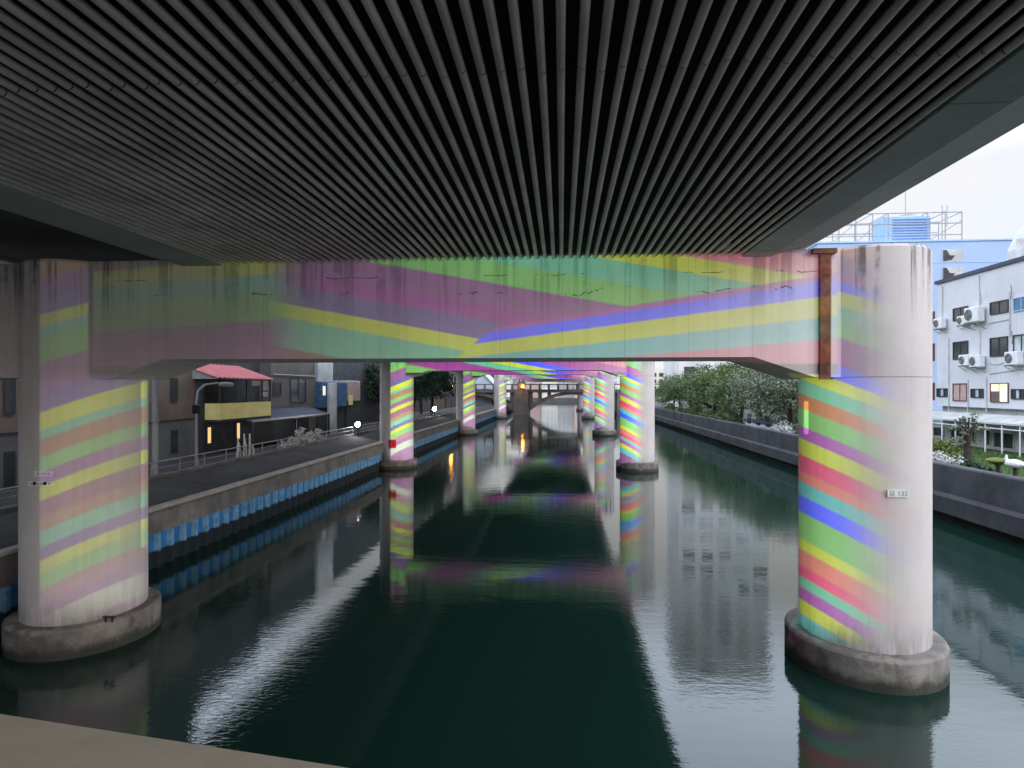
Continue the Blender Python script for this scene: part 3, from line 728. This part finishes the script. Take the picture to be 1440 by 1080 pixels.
MB().box((-26, 2, zs), (XL, ye, 7.6)).build('upper_wall', M['brick_brown'], bh)
MB().box((-26, 2, 7.6), (XL - .05, ye - .01, 12.0)).build('added_dark_storey', M['black'], bh)  # unseen storey added in black to keep the water reflection dark
MB().box((-26, 2, 1.9), (XL + .03, ye - .004, zs - .06)).build('lower_wall', M['block_grey'], bh)
MB().box((XL - .2, 2, zs - .06), (XL + .06, ye - .002, zs)).build('string_course', M['timber_dark'], bh)
for u in (12, 244):
    for v0, v1 in (((534, 581), (637, 682)) if u == 12 else ((533, 564), (606, 636))):
        ya, za_ = yl(u, v0); zb = yl(u, v1)[1]; hw = .16 if u == 12 else .2
        f_ = MB().box((XL - .1, ya - hw - .05, zb - .05), (XL + .05, ya + hw + .05, za_ + .05)).build('window', M['timber_dark'], bh)
        MB().box((XL, ya - hw, zb), (XL + .055, ya + hw, za_)).build('pane', G, f_)
# house with the yellow balcony
yh = thing('balcony_house', 'dark timber house with a long yellow balcony and a faded red corrugated roof', 'house', (-20, 33, 2))
y0, y1 = ye + .05, yl(385, 600)[0]
zbt, zbb = yl(345, 566, -16.4)[1], yl(345, 590, -16.4)[1]
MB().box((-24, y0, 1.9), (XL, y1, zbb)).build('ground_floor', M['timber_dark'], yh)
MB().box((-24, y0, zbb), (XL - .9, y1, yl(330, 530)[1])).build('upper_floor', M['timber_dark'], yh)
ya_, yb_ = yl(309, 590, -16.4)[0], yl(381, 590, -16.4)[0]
MB().box((-24, y0 + .6, yl(330, 530)[1] + .01), (XL - .9, y1, 11.2)).build('added_top_storey', M['timber_dark'], yh)  # unseen storey added in dark timber to narrow the reflected strip of sky
MB().box((XL + .01, ya_, zbb), (-16.4, yb_, zbb + .1)).build('balcony_floor', M['timber_dark'], yh)
mb = MB(); mb.box((-16.46, ya_, zbb + .1), (-16.4, yb_, zbt)); mb.box((XL - .3, ya_, zbb + .1), (-16.461, ya_ + .06, zbt)); mb.box((XL - .3, yb_ - .06, zbb + .1), (-16.461, yb_, zbt))
mb.build('balcony_panel', M['yellow'], yh)
mb = MB()
zr0 = yl(330, 532, -16.4)[1]
for y in (ya_ + .04, (ya_ + yb_) / 2, yb_ - .04): mb.box((-16.47, y - .04, zbt), (-16.40, y + .04, zr0))
mb.box((-16.47, ya_, zr0 - .08), (-16.4, yb_, zr0)); mb.box((-16.47, yb_ - 1.9, zbt + .55), (-16.41, yb_, zbt + .61)); mb.box((-16.47, yb_ - .98, zbt), (-16.41, yb_ - .92, zr0))
mb.build('balcony_frame', M['frame_dark'], yh)
zr1 = yl(320, 514, -18.2)[1]
mb = MB(); n = 30
for i in range(n):     # corrugated sheet
    a_, b_ = ya_ - .5 + (yb_ - ya_ + .6) * i / n, ya_ - .5 + (yb_ - ya_ + .6) * (i + 1) / n
    h0, h1 = (.04 if i % 2 else 0), (0 if i % 2 else .04)
    mb.add([(-16.2, a_, zr0 + h0), (-16.2, b_, zr0 + h1), (-18.3, b_, zr1 + h1), (-18.3, a_, zr1 + h0), (-16.2, a_, zr0 + h0 - .05), (-16.2, b_, zr0 + h1 - .05), (-18.3, b_, zr1 + h1 - .05), (-18.3, a_, zr1 + h0 - .05)], [(0, 1, 2, 3), (7, 6, 5, 4), (4, 5, 1, 0), (3, 2, 6, 7), (0, 3, 7, 4), (1, 5, 6, 2)])
mb.build('roof', M['pink_roof'], yh)
mb = MB(); mb.prism([(-16.3, zr0 - .06), (-16.3, zr0 - .02), (-18.3, zr1 - .06), (-18.3, zr0 - .06)], 1, ya_ - .45, ya_ - .38); mb.build('gable_sheet', M['roof_grey'], yh)
for u, v0, v1 in ((293, 601, 623), (334, 595, 617)):
    y, za_ = yl(u, v0); zb = yl(u, v1)[1]
    f_ = MB().box((XL - .1, y - .28, zb - .06), (XL + .05, y + .28, za_ + .06)).build('window', M['frame_dark'], yh)
    MB().box((XL, y - .13, zb), (XL + .055, y + .13, za_)).build('pane', M['lit_warm'], f_)
MB().box((XL - .3, y0 - .12, 1.9), (XL + .35, y0 + .14, zr0 + .2)).build('corner_post', M['timber_dark'], yh)
for k_, (u, v0, v1, lb) in enumerate(((360, 530, 543, 'white cloth hung at the far end of the yellow balcony, inner one'), (373, 531, 558, 'long white cloth hung at the outer corner of the yellow balcony'))):
    p0_, p1_ = at(u - 5, v0, X=-16.6), at(u + 5, v1, X=-16.6); mb = MB(); n = 8; vs = []
    for i in range(n + 1):
        for zz, wv in ((p0_[2], .03), ((p0_[2] + p1_[2]) / 2, .06), (p1_[2] + .05 * (i % 3), .09)):
            vs.append((-16.6 + wv * math.sin(i * 1.9 + k_), p0_[1] + (p1_[1] - p0_[1]) * i / n, zz))
    mb.add(vs + [(x - .02, y, z) for x, y, z in vs], [(i * 3 + j, i * 3 + 3 + j, i * 3 + 4 + j, i * 3 + 1 + j) for i in range(n) for j in (0, 1)] + [(27 + i * 3 + 1 + j, 27 + i * 3 + 4 + j, 27 + i * 3 + 3 + j, 27 + i * 3 + j) for i in range(n) for j in (0, 1)], True)
    tag(mb.build('laundry_cloth', M['laundry']), lb, 'laundry', 'laundry on the yellow balcony')
# grey brown house and lean-to
gh2 = thing('grey_house', 'grey brown house with one dark window above a black lean-to', 'house', (-20, 42, 2))
y2 = yl(448, 600)[0]
MB().box((-24, y1 + .02, 1.9), (XL - .2, y2, 7.4)).build('wall', M['house_grey'], gh2)
MB().box((-24, y1 + .03, 7.4), (XL - .25, y2 - .01, 10.2)).build('added_dark_storey', M['timber_dark'], gh2)  # unseen storey added and darkened to narrow the sky mirrored in the water
window(gh2, 408, 429, 532, 566, M['timber_dark'], [G], X=XL - .2); window(gh2, 384, 394, 538, 556, M['timber_dark'], [G], X=XL - .2, split=0)
for o in list(gh2.children):
    if o.name.startswith('window'):      # these windows face the canal on the other side
        for k_ in [o] + list(o.children):
            for v_ in k_.data.vertices: v_.co.x = 2 * ((XL - .2) + 20) * K - v_.co.x
mb = MB(); zz = yl(400, 527)[1]; mb.tube([(XL - .1, y1 + .2, zz), (XL - .1, y2 - .3, zz)], .04, 6); mb.tube([(XL - .1, y2 - .4, zz), (XL - .1, y2 - .4, zz + 1.2)], .04, 6); mb.build('wall_pipe', M['metal'], gh2)
lt = thing('lean_to', 'open black lean-to shed with a bluish grey roof below the grey brown house', 'shed', (-17, 40, 2))
ya2, yb2 = yl(352, 600, -16.2)[0], yl(462, 600, -16.2)[0]
zl = yl(420, 587, -16.2)[1]
mb = MB(); mb.prism([(-16.1, zl - .03), (-16.1, zl + .05), (XL - .19, zl + .55), (XL - .19, zl + .45)], 1, ya2, yb2); mb.build('roof', M['roof_edge'], lt)
mb = MB(); mb.box((-16.16, ya2, zl + .02), (-16.09, yb2, zl + .12)); mb.build('gutter', M['metal'], lt)
for y in (ya2 + .1, (ya2 + yb2) / 2, yb2 - .1): MB().box((-16.2, y - .05, 1.95), (-16.1, y + .05, zl - .02)).build('post', M['frame_dark'], lt)
MB().box((XL - .15, ya2, 1.95), (XL - .1, yb2, zl + .4)).build('dark_backing', M['black'], lt)  # black sheet put in for the dark void under the roof
# pillar, pale panel, tarpaulin house
bt = thing('tarpaulin_house', 'house wrapped in blue tarpaulin below a pale grey block', 'house', (-20, 52, 2))
y3, y4 = yl(446, 600)[0] + .1, yl(486, 600)[0]
z_a, z_b = yl(465, 537)[1], yl(465, 573)[1]
MB().box((-25, y3 + .3, 1.9), (XL - .1, y4, z_b)).build('ground_floor', M['timber_dark'], bt)
MB().box((-25, y3 + .3, z_b), (XL + .15, y4, z_a), .06).build('tarpaulin', M['tarp'], bt)
MB().box((-25, y3 + .3, z_a), (XL - .1, yl(470, 600)[0], 10.2)).build('pale_block', M['wall_low'], bt)  # raised out of view to hide sky from the water reflection
MB().box((XL + .16, yl(451, 550)[0], yl(451, 556)[1]), (XL + .2, yl(454, 550)[0], yl(453, 543)[1])).build('window', M['lit_pale'], bt)
tag(MB().lathe((XL + .9, yl(467, 600, XL + .9)[0], 1.95), [(.34, 0), (.34, 3.6), (.3, 3.7), (0, 3.7)], 16).build('concrete_pillar', M['wall_low']), 'pale round concrete pillar standing between the lean-to and the tarpaulin house', 'pillar')
tag(MB().box((-25, y4 + .1, 1.9), (XL - 1.5, 66, 11)).build('dark_warehouse', M['timber_dark']), 'long dark warehouse beyond the tarpaulin house on the left bank', 'building')  # height raised out of view to cover sky in the canal reflection
pkh = thing('pink_kiosk', 'small pinkish shop front beside the tarpaulin house', 'shop', (XL, y4 + 2, 2))
MB().box((XL - 1.4, y4 + .2, 4.2), (XL + .1, y4 + 3.4, 5.9), .05).build('sign_board', M['curtain'], pkh); MB().box((XL - 1.4, y4 + .2, 1.95), (XL, y4 + 3.4, 4.19)).build('shop_wall', M['timber_dark'], pkh)
MB().box((XL + .1, y4 + .4, 3.9), (XL + .16, y4 + 1.3, 4.7)).build('yellow_notice', M['yellow'], pkh)

# ================================================================ LAMPS ON THE LEFT QUAY
M['lamp_head'] = mat('pale_lamp_head', (.36, .36, .37), .5, .1, 3)
def street_lamp(u, vb, vt, label, arm):
    x, y, z = at(u, vb, X=-14.7); zt_ = at(u, vt, X=-14.7)[2]
    t = thing('street_lamp', label, 'street lamp', (x, y, 1.98))
    h = zt_
    if arm:
        pts = [(x, y, 1.98), (x, y, h - .7), (x, y + .12, h - .25), (x + .15, y + .35, h), (x + .4, y + .9, h + .08)]
        MB().tube(pts, [.07, .05, .05, .045, .04], 8).build('pole', M['lamp_head'], t)
        MB().lathe((x + .5, y + 1.35, h + .0), [(.0, -.08), (.18, -.07), (.24, 0), (.18, .1), (0, .13)], 16, .8, 2.4, False).build('lamp_head', M['lamp_head'], t)
        MB().tube([(x, y, 1.98), (x, y, 2.25)], .11, 10).build('base', M['metal'], t)
        MB().box((x - .12, y - .12, 4.2), (x + .12, y + .12, 4.55), .03).build('switch_box', M['black'], t)
    else:
        MB().tube([(x, y, 1.98), (x, y, 9.2)], [.11, .085], 10).build('pole', M['lamp_head'], t)
        MB().tube([(x, y, 4.0), (x, y, 4.05)], .14, 10).build('band', M['metal'], t)
    return t
street_lamp(276, 655, 541, 'grey street lamp with a curved arm in front of the yellow balcony', True)
t = street_lamp(218, 660, 535, 'plain straight grey pole in front of the brick building', False); t['category'] = 'pole'; t.name = 'utility_pole'
M['beam_lamp'] = emis('white_flood_lens', (.93, .96, 1), 160)
M['orange_lamp'] = emis('orange_lamp_glass', (1, .36, .04), 130)
M['warm_lamp'] = emis('warm_ceiling_lamp', (1, .75, .35), 3)
def flood(x, y, z, label, r=.17, glow=M['beam_lamp'], group='white floodlights on the left quay'):
    t = thing('floodlight', label, 'floodlight', (x, y, 1.98), group)
    MB().tube([(x, y + .1, 1.98), (x, y + .1, z)], .045, 8).build('post', M['dark_metal'], t)
    MB().box((x - r * 1.3, y, z - r * 1.2), (x + r * 1.3, y + .25, z + r * 1.2), .04).build('housing', M['dark_metal'], t)
    MB().lathe((x, y, z), [(0, 0)], 3, cap=False) if 0 else None
    q = MB(); n = 20; q.add([(x + r * math.cos(6.2832 * k_ / n), y - .006, z + r * math.sin(6.2832 * k_ / n)) for k_ in range(n)] + [(x, y - .05, z)], [(k_, (k_ + 1) % n, n) for k_ in range(n)]); q.build('lens', glow, t)
    return t
p = at(503, 597, Y=41.2); flood(p[0], p[1], p[2], 'bright white floodlight on the left quay just before the second pier frame', .17)
p = at(611, 575, Y=72); flood(p[0], p[1], p[2], 'bright white floodlight on the left quay near the third pier frame', .23)
# small lamps under the decks
for u, v, Y, m, lb in ((487, 513.5, 60, 'warm_lamp', 'warm yellow ceiling lamp under the side deck behind the tarpaulin house'),):
    x, y, z = at(u, v, Y=Y); t = thing('ceiling_lamp', lb, 'lamp', (x, y, 7.7))
    zt_ = 8.45 if x < -8.3 else 8.62
    MB().tube([(x, y, z + .1), (x, y, zt_)], .02, 6).build('stem', M['dark_metal'], t)
    MB().box((x - .3, y - .1, z + .03), (x + .3, y + .1, z + .12), .02).build('housing', M['dark_metal'], t)
    MB().box((x - .27, y - .08, z - .02), (x + .27, y + .08, z + .029), .02).build('lamp_glass', bpy.data.materials.get('soft_' + m) or emis('soft_' + m, (1, .45, .12) if 'orange' in m else (1, .72, .35) if 'warm' in m else (.95, .96, 1), 2.5), t)
# red notice on the second left column
cx2, yy2 = BENTS[1]
p = at(552, 624, Y=yy2 - 1.19)
MB().box((p[0] - .24, p[1] - .035, p[2] - .27), (p[0] + .24, p[1] - .005, p[2] + .27)).build('notice', mat('red_notice', (.5, .03, .03), .6), bents[1])
mb = MB()
for x_, z_, w__, h_ in ((-.12, .1, .05, .22), (.05, .12, .16, .05), (.05, -.02, .05, .2), (-.15, -.15, .1, .04), (.12, -.14, .12, .04)): mb.box((p[0] + x_ - w__ / 2, p[1] - .045, p[2] + z_ - h_ / 2), (p[0] + x_ + w__ / 2, p[1] - .036, p[2] + z_ + h_ / 2))
mb.build('notice_lettering', mat('dark_red_lettering', (.15, .0, .0), .6), bents[1])
# pale stakes and white flowering bush by the handrail
p = at(341, 640, X=-14.6)
t = thing('stake_bundle', 'row of uneven whitish stakes beside the handrail below the balcony', 'stakes', (p[0], p[1], 1.98))
for i, (dy, h, ln) in enumerate(((-.5, 1.0, .1), (-.25, .8, -.06), (.1, 1.15, .04), (.28, .95, -.08), (.6, 1.12, .05), (.95, .55, 0))):
    MB().tube([(p[0], p[1] + dy, 1.98), (p[0] + .03, p[1] + dy + ln * .5, 1.98 + h * .5), (p[0], p[1] + dy + ln, 1.98 + h)], [.05, .06, .03], 6).build('stake', M['laundry'], t)

# ================================================================ TREES AND PLANTS
def leafy(name, base, tip, var=.3):
    def ex(nt, P, c):
        n = noise(nt, P, 1.1, 4, .6).step(.35, .7); n2 = noise(nt, P, 7, 3)
        return mixc(nt, n * .8 + n2 * .2, base, tip)
    return mat(name, base, .75, var, 1, extra=ex, spec=.3)
M['leaf_green'] = leafy('green_leaves', (.05, .08, .03), (.17, .22, .08))
M['leaf_grey'] = leafy('greyish_leaves', (.08, .095, .06), (.24, .27, .18))
M['leaf_dark'] = leafy('dark_leaves', (.012, .028, .014), (.035, .065, .03))
M['leaf_yellow'] = leafy('yellow_green_leaves', (.10, .12, .03), (.22, .24, .06))
M['petal'] = leafy('white_blossom', (.38, .40, .38), (.68, .68, .68))
M['bark'] = mat('dark_bark', (.045, .038, .033), .95, .3, 3, bump=.5)
def crown(rx, ry, rz, cz, n_cl, per, leaf, cr, low=-.35):
    mb = MB()
    for _ in range(n_cl):
        while True:
            d = Vector((rnd.gauss(0, 1), rnd.gauss(0, 1), rnd.gauss(0, 1))).normalized()
            if d.z > low: break
        r = rnd.uniform(.45, 1.05); c = Vector((d.x * rx * r, d.y * ry * r, cz + d.z * rz * r)); R_ = cr * rnd.uniform(.6, 1.3)
        for _ in range(per):
            o = Vector((rnd.gauss(0, .5), rnd.gauss(0, .5), rnd.gauss(0, .33))) * R_
            p_ = c + o; n = (o.normalized() + Vector((rnd.uniform(-.8, .8), rnd.uniform(-.8, .8), rnd.uniform(-.3, 1)))).normalized() if o.length > 0 else Vector((0, 0, 1))
            a = n.orthogonal().normalized(); b = n.cross(a); q = rnd.uniform(0, 6.28); a, b = a * math.cos(q) + b * math.sin(q), b * math.cos(q) - a * math.sin(q)
            l = leaf * rnd.uniform(.6, 1.3)
            mb.add([p_ - a * l, p_ - b * l * .5, p_ + a * l, p_ + b * l * .5], [(0, 1, 2, 3)])
    return mb
def make_tree(label, h, rx, rz, leafm, n_cl=130, per=70, leaf=.125, lean=.0, name='tree', group=None):
    t = thing(name, label, 'tree', (0, 0, 0), group)
    tk = MB(); th = h - rz * 1.3
    tk.tube([(0, 0, -.2), (.08 + lean * .3, .03, th * .5), (lean, .0, th)], [.24, .18, .14], 9)
    for k_ in range(6):
        a = k_ * 1.05 + rnd.uniform(-.3, .3); q = rnd.uniform(.5, .8)
        tk.tube([(lean * .9, 0, th * .92), (lean + math.cos(a) * rx * q * .45, math.sin(a) * rx * q * .45, th + rz * .45), (lean + math.cos(a) * rx * q, math.sin(a) * rx * q, th + rz * rnd.uniform(.7, 1.1))], [.11, .07, .025], 6)
    tk.build('trunk', M['bark'], t)
    m = crown(rx, rx, rz, 0, n_cl, per, leaf, rx * .27, -.75); m.v = [(x + lean, y, z + h - rz) for x, y, z in m.v]
    m.build('crown', leafm, t)
    return t
GT = 'trees along the right bank'
tr = [make_tree('broad grey green tree nearest the big right column', 6.0, 3.9, 2.5, M['leaf_grey'], group=GT), make_tree('mid green tree with a dark leaning trunk behind the flood wall', 6.4, 3.8, 2.6, M['leaf_green'], lean=.6, group=GT)]
put(tr[0], (19.2, 54, 1.4)); put(tr[1], (19.0, 68, 1.4))
for (x, y, k_, s_, rz, lb) in ((19.6, 61, 0, 1.0, 2.0, 'grey green tree second from the big right column'), (23.5, 52, 0, .95, 4, 'grey green tree set back beside the garden wall'), (18.6, 77, 1, 1.05, 1.2, 'green tree third along the flood wall, dense and rounded'), (22.5, 72, 1, 1.25, 3.3, 'taller green tree rising behind the middle of the row'),
        (18.2, 88, 1, .95, 2.7, 'green tree low over the flood wall in the middle distance'), (22, 92, 1, 1.15, .5, 'tall pale green tree in front of the grey tower'), (17.8, 101, 1, .85, 5.1, 'small green tree near the second right column'), (21, 112, 1, 1.0, 4.2, 'farthest green tree beside the second right column'), (26.5, 64, 0, 1.1, 1.7, 'grey tree set far back behind the white shed')):
    put(dup(tr[k_]), (x, y, 1.4), lb, rz, s_)
td = make_tree('dark leafy tree leaning over the left quay wall between the columns', 7.2, 2.9, 2.9, M['leaf_dark'], 100, 60, .15, .8)
put(td, (-17.2, 70, 1.98)); put(dup(td), (-18.4, 80, 1.98), 'dark tree behind the leaning one on the left bank', 2, .95); put(dup(td), (-17.4, 60.5, 1.98), 'dark tree nearest the second left column on the left bank', 4, .85); put(dup(td), (-16.4, 77, 1.98), 'dark tree standing at the edge of the left quay, past the leaning one', 5.2, 1.0); put(dup(td), (-16.6, 64.5, 1.98), 'dark tree between the nearest one and the leaning one on the left bank', 3.1, .9)

def bush(label, loc, rx, ry, rz, m, n=16, per=45, leaf=.09, name='bush', cat='bush', group=None):
    mb = crown(rx, ry, rz, loc[2], n, per, leaf, min(rx, ry) * .5, -.1); mb.v = [(x + loc[0], y + loc[1], z) for x, y, z in mb.v]
    t = thing(name, label, cat, loc, group)
    mb.build('foliage', m, t)
    s_ = MB()
    for k_ in range(5): a = k_ * 1.26; s_.tube([(loc[0], loc[1], loc[2] - .05), (loc[0] + math.cos(a) * rx * .5, loc[1] + math.sin(a) * ry * .5, loc[2] + rz * .7)], [.03, .012], 5)
    s_.build('stem', M['bark'], t)
    return t
y, z = 0, 0
for u0, v, rx, rz, lb in ((405, 622, .5, .75, 'small white flowering bush at the near end of the lean-to'), (422, 616, .8, 1.15, 'tallest white flowering bush in front of the lean-to'), (440, 612, .8, .9, 'white flowering bush beside the round concrete pillar')):
    p = at(u0, v, X=-14.7); bush(lb, (p[0], p[1], 1.98), .35, rx * 1.7, rz, M['petal'], 22, 45, .08, 'flowering_bush', 'bush', 'white flowering bushes')
bush('dark green bush at the foot of the left kerb wall', (-14.8, at(222, 665, X=-14.8)[1] - 2, 1.98), .4, 1.4, .5, M['leaf_dark'])
def on_lawn(u, v): p = at(u, v, Z=1.42); return (p[0], p[1], 1.38)
p = at(1320, 632, X=21.5); bush('yellow green bush on the lawn beside the big right column', (p[0], p[1], 1.38), 1.0, 1.6, 1.0, M['leaf_yellow'], 26, 60)
p = at(1340, 640, X=19.5); bush('dark green bush on the lawn in front of the canopy', (p[0], p[1], 1.38), .6, .8, .6, M['leaf_green'], 14, 60)
for X, Y, rx, ry, rz, mm, lb in ((18.6, 49, 1.3, 2.2, 1.5, 'leaf_grey', 'grey green bush under the nearest broad tree, by the big right column'), (18.2, 71, 1.2, 2.5, 1.7, 'leaf_green', 'dense green bush behind the flood wall, past the white shed'), (20.5, 80, 1.6, 3.2, 2.4, 'leaf_green', 'large green bush filling the gap under the trees along the flood wall'), (20, 95, 1.8, 4, 2.6, 'leaf_green', 'large far green bush under the pale green tree'), (22.5, 60, 1.8, 3, 2.2, 'leaf_grey', 'tall grey green bush behind the white shed'), (24.5, 70, 2, 4, 3, 'leaf_green', 'big dark green bush set well back from the flood wall')):
    bush(lb, (X, Y, 1.4), rx, ry, rz, M[mm], 40, 60, .12)
for u, v, X, lb in ((1316, 648, 17.2, 'white blossom clump touching the big right column'), (1338, 651, 16.8, 'white blossom clump on the lawn edge, right of another one')):
    p = at(u, v, X=X); bush(lb, (p[0], p[1], 1.9), .45, .8, .45, M['petal'], 12, 35, .07, 'flower_clump', 'flowers', 'white flower clumps by the flood wall')
p = at(1366, 655, X=16.6); q = bush('dark spiky plant leaning on the flood wall beside the lawn', (p[0], p[1], 1.6), .5, .9, .8, M['leaf_dark'], 16, 50, .12, 'spiky_plant', 'plant')
# slim young tree on the lawn
yt = make_tree('slim young tree with sparse grey leaves in front of the canopy', 3.2, .8, 1.1, M['leaf_grey'], 16, 40, .08, .1, 'young_tree'); p = at(1358, 640, X=18.5); put(yt, (p[0], p[1], 1.4), s=.85)
# two mushroom shaped garden lamps
def garden_lamp(u, vt, label, m, bird):
    x, y, z = at(u, vt, X=16.9); t = thing('garden_ornament', label, 'garden ornament', (x, y, 1.4))
    MB().tube([(x, y, 1.35), (x + .02, y, z - .1)], [.09, .075], 9).build('post', M['dark_metal'], t)
    mb = MB()
    if bird:
        mb.lathe((x, y, z + .02), [(0, -.13), (.16, -.1), (.26, 0), (.22, .12), (.1, .18), (0, .2)], 18, 1.0, 1.6, False); mb.tube([(x, y + .34, z + .04), (x, y + .46, z + .22), (x, y + .43, z + .33)], [.09, .05, .035], 8); mb.tube([(x, y - .3, z + .05), (x, y - .58, z + .02)], [.1, .02], 8)
    else: mb.lathe((x, y, z), [(.07, -.16), (.2, -.06), (.42, .02), (.36, .08), (.15, .14), (0, .15)], 20, 1, 1.1, False)
    mb.build('top', m, t); return t
garden_lamp(1403, 649, 'green mushroom topped dark post standing on the lawn', M['leaf_yellow'], False)
garden_lamp(1427, 654, 'white bird shaped ornament on a dark post at the right edge of the lawn', M['white'], True)
# white shed, dome shrub behind the right wall
p0_, p1_ = at(1048, 596, X=17.6), at(1088, 590, X=17.6)
ws = thing('white_shed', 'low white shed behind the flood wall under the grey trees', 'shed', (18, (p0_[1] + p1_[1]) / 2, 1.4))
MB().box((17.6, p1_[1], 1.38), (18.4, p0_[1], p0_[2] + .35)).build('wall', M['wall_white'], ws); MB().box((17.45, p1_[1] - .2, p0_[2] + .35), (18.5, p0_[1] + .2, p0_[2] + .47)).build('roof', M['roof_edge'], ws)
for i in range(3): y = p1_[1] + (p0_[1] - p1_[1]) * (i + .5) / 3; MB().box((17.54, y - .5, 2.0), (17.597, y + .5, 2.9)).build('window', G, ws)
p = at(1100, 600, X=16.6); bush('rounded pale blossom shrub on the flood wall near the big right column', (p[0], p[1], 1.9), .6, .9, .9, M['petal'], 14, 50, .08)
p = at(962, 572, X=16.8); bush('pale blossom shrub hanging over the far flood wall', (p[0], p[1], 1.9), .8, 2.2, 1.6, M['petal'], 12, 40, .12)
for X, Y, lb in ((21.5, 50, 'dark hedge clump under the broad grey green tree by the big right column'), (16.8, 66, 'low dark hedge clump along the flood wall near the shed'), (16.8, 73, 'low green hedge clump along the flood wall under the leaning trunk'), (16.7, 84, 'low green hedge clump along the flood wall in the middle distance'), (16.7, 97, 'low green hedge clump at the far end of the flood wall')):
    bush(lb, (X, Y, 1.5), .9, 4.2, 1.7, M['leaf_green'], 30, 50, .13, 'hedge', 'hedge')

# ================================================================ ARCH BRIDGE
M['bridge'] = mat('dark_bridge_concrete', (.15, .13, .12), .9, .3, .6, streak=.6, stc=(.03, .03, .03), stz=.3, fine=.4)
YBR = 125.0
br = thing('arch_bridge', 'dark concrete arch bridge with open spandrels crossing the canal in the distance', 'bridge', (0, YBR, 0))
s_px = YBR / F
xp = at(733, 580, Y=YBR)[0]
def zpx(v): return EYE + (547.7 - v) * s_px
MB().box((-40, YBR, zpx(552)), (40, YBR + 8, zpx(547.5))).build('deck', M['bridge'], br)
mb = MB(); mb.box((-40, YBR - .1, zpx(541.3)), (40, YBR + .2, zpx(539.8)))
for i in range(-40, 60):
    x = xp + i * 1.86
    if -39 < x < 39: mb.box((x - .2, YBR - .05, zpx(547.5)), (x + .2, YBR + .15, zpx(541.3)))
mb.build('balustrade', M['bridge'], br)
HS = 9.3
def arch(x0, sgn, z0=.9, zc=4.1, th0=1.3, th1=.65, n=22):
    mb = MB(); lo, hi = [], []
    for i in range(n + 1):
        t_ = i / n; x = x0 + sgn * t_ * 2 * HS; k_ = 1 - (2 * t_ - 1) ** 2
        lo.append((x, z0 - .6 + (zc - z0 + .6) * k_)); hi.append((x, z0 + .6 + (zc + .6 - z0 - .6) * k_))
    P_ = [(lo[i], lo[i + 1], hi[i + 1], hi[i]) for i in range(n)]
    for q in P_:
        vs = [(a_, YBR + .3, b_) for a_, b_ in q] + [(a_, YBR + 7.6, b_) for a_, b_ in q]
        mb.add(vs, [(0, 1, 2, 3), (7, 6, 5, 4), (0, 4, 5, 1), (3, 2, 6, 7)])
    mb.build('arch_ring', M['bridge'], br)
    for i in range(10):
        t_ = (i + .5) / 10; x = x0 + sgn * t_ * 2 * HS; k_ = 1 - (2 * t_ - 1) ** 2; zz = z0 + .5 + (zc - z0) * k_
        if zz < zpx(552) - .25:
            MB().box((x - .38, YBR + .4, zz - .2), (x + .38, YBR + .9, zpx(552))).build('spandrel_column', M['bridge'], br)
arch(xp + 1.0, 1); arch(xp - 1.0, -1); arch(xp + 1.0 + 2 * HS + 2, 1)
for x in (xp, xp + 2 * HS + 2): MB().box((x - 1.45, YBR - .3, -1), (x + 1.45, YBR + 8, zpx(547.5))).build('bridge_pier', M['bridge'], br)
MB().box((xp - .8, YBR - .4, zpx(547.4)), (xp + .8, YBR + .6, zpx(537)), .1).build('pedestal', M['bridge'], br)
for dx, lb in ((-.35, 'a'), (.45, 'b')): MB().tube([(xp + dx, YBR, zpx(537)), (xp + dx, YBR, zpx(529))], .1, 6).build('finial', M['bridge'], br)
for u, Y, z, lb in ((735, 124.2, 5.6, 'orange lamp at the pedestal of the arch bridge'), (634, 100, 5.4, 'orange street lamp on the left bank behind the third left column')):
    x = at(u, 540, Y=Y)[0]; t = thing('bridge_lamp', lb, 'lamp', (x, Y, 4.6 if Y > 110 else 1.98), 'orange lamps around the arch bridge')
    MB().tube([(x, Y + .2, 4.9 if Y > 110 else 1.9), (x, Y + .2, z)], .08, 6).build('post', M['dark_metal'], t)
    MB().lathe((x, Y + .2, z), [(0, 0), (.17, .03), (.22, .2), (.14, .34), (0, .36)], 12, cap=False).build('lamp_glass', M['orange_lamp'], t)
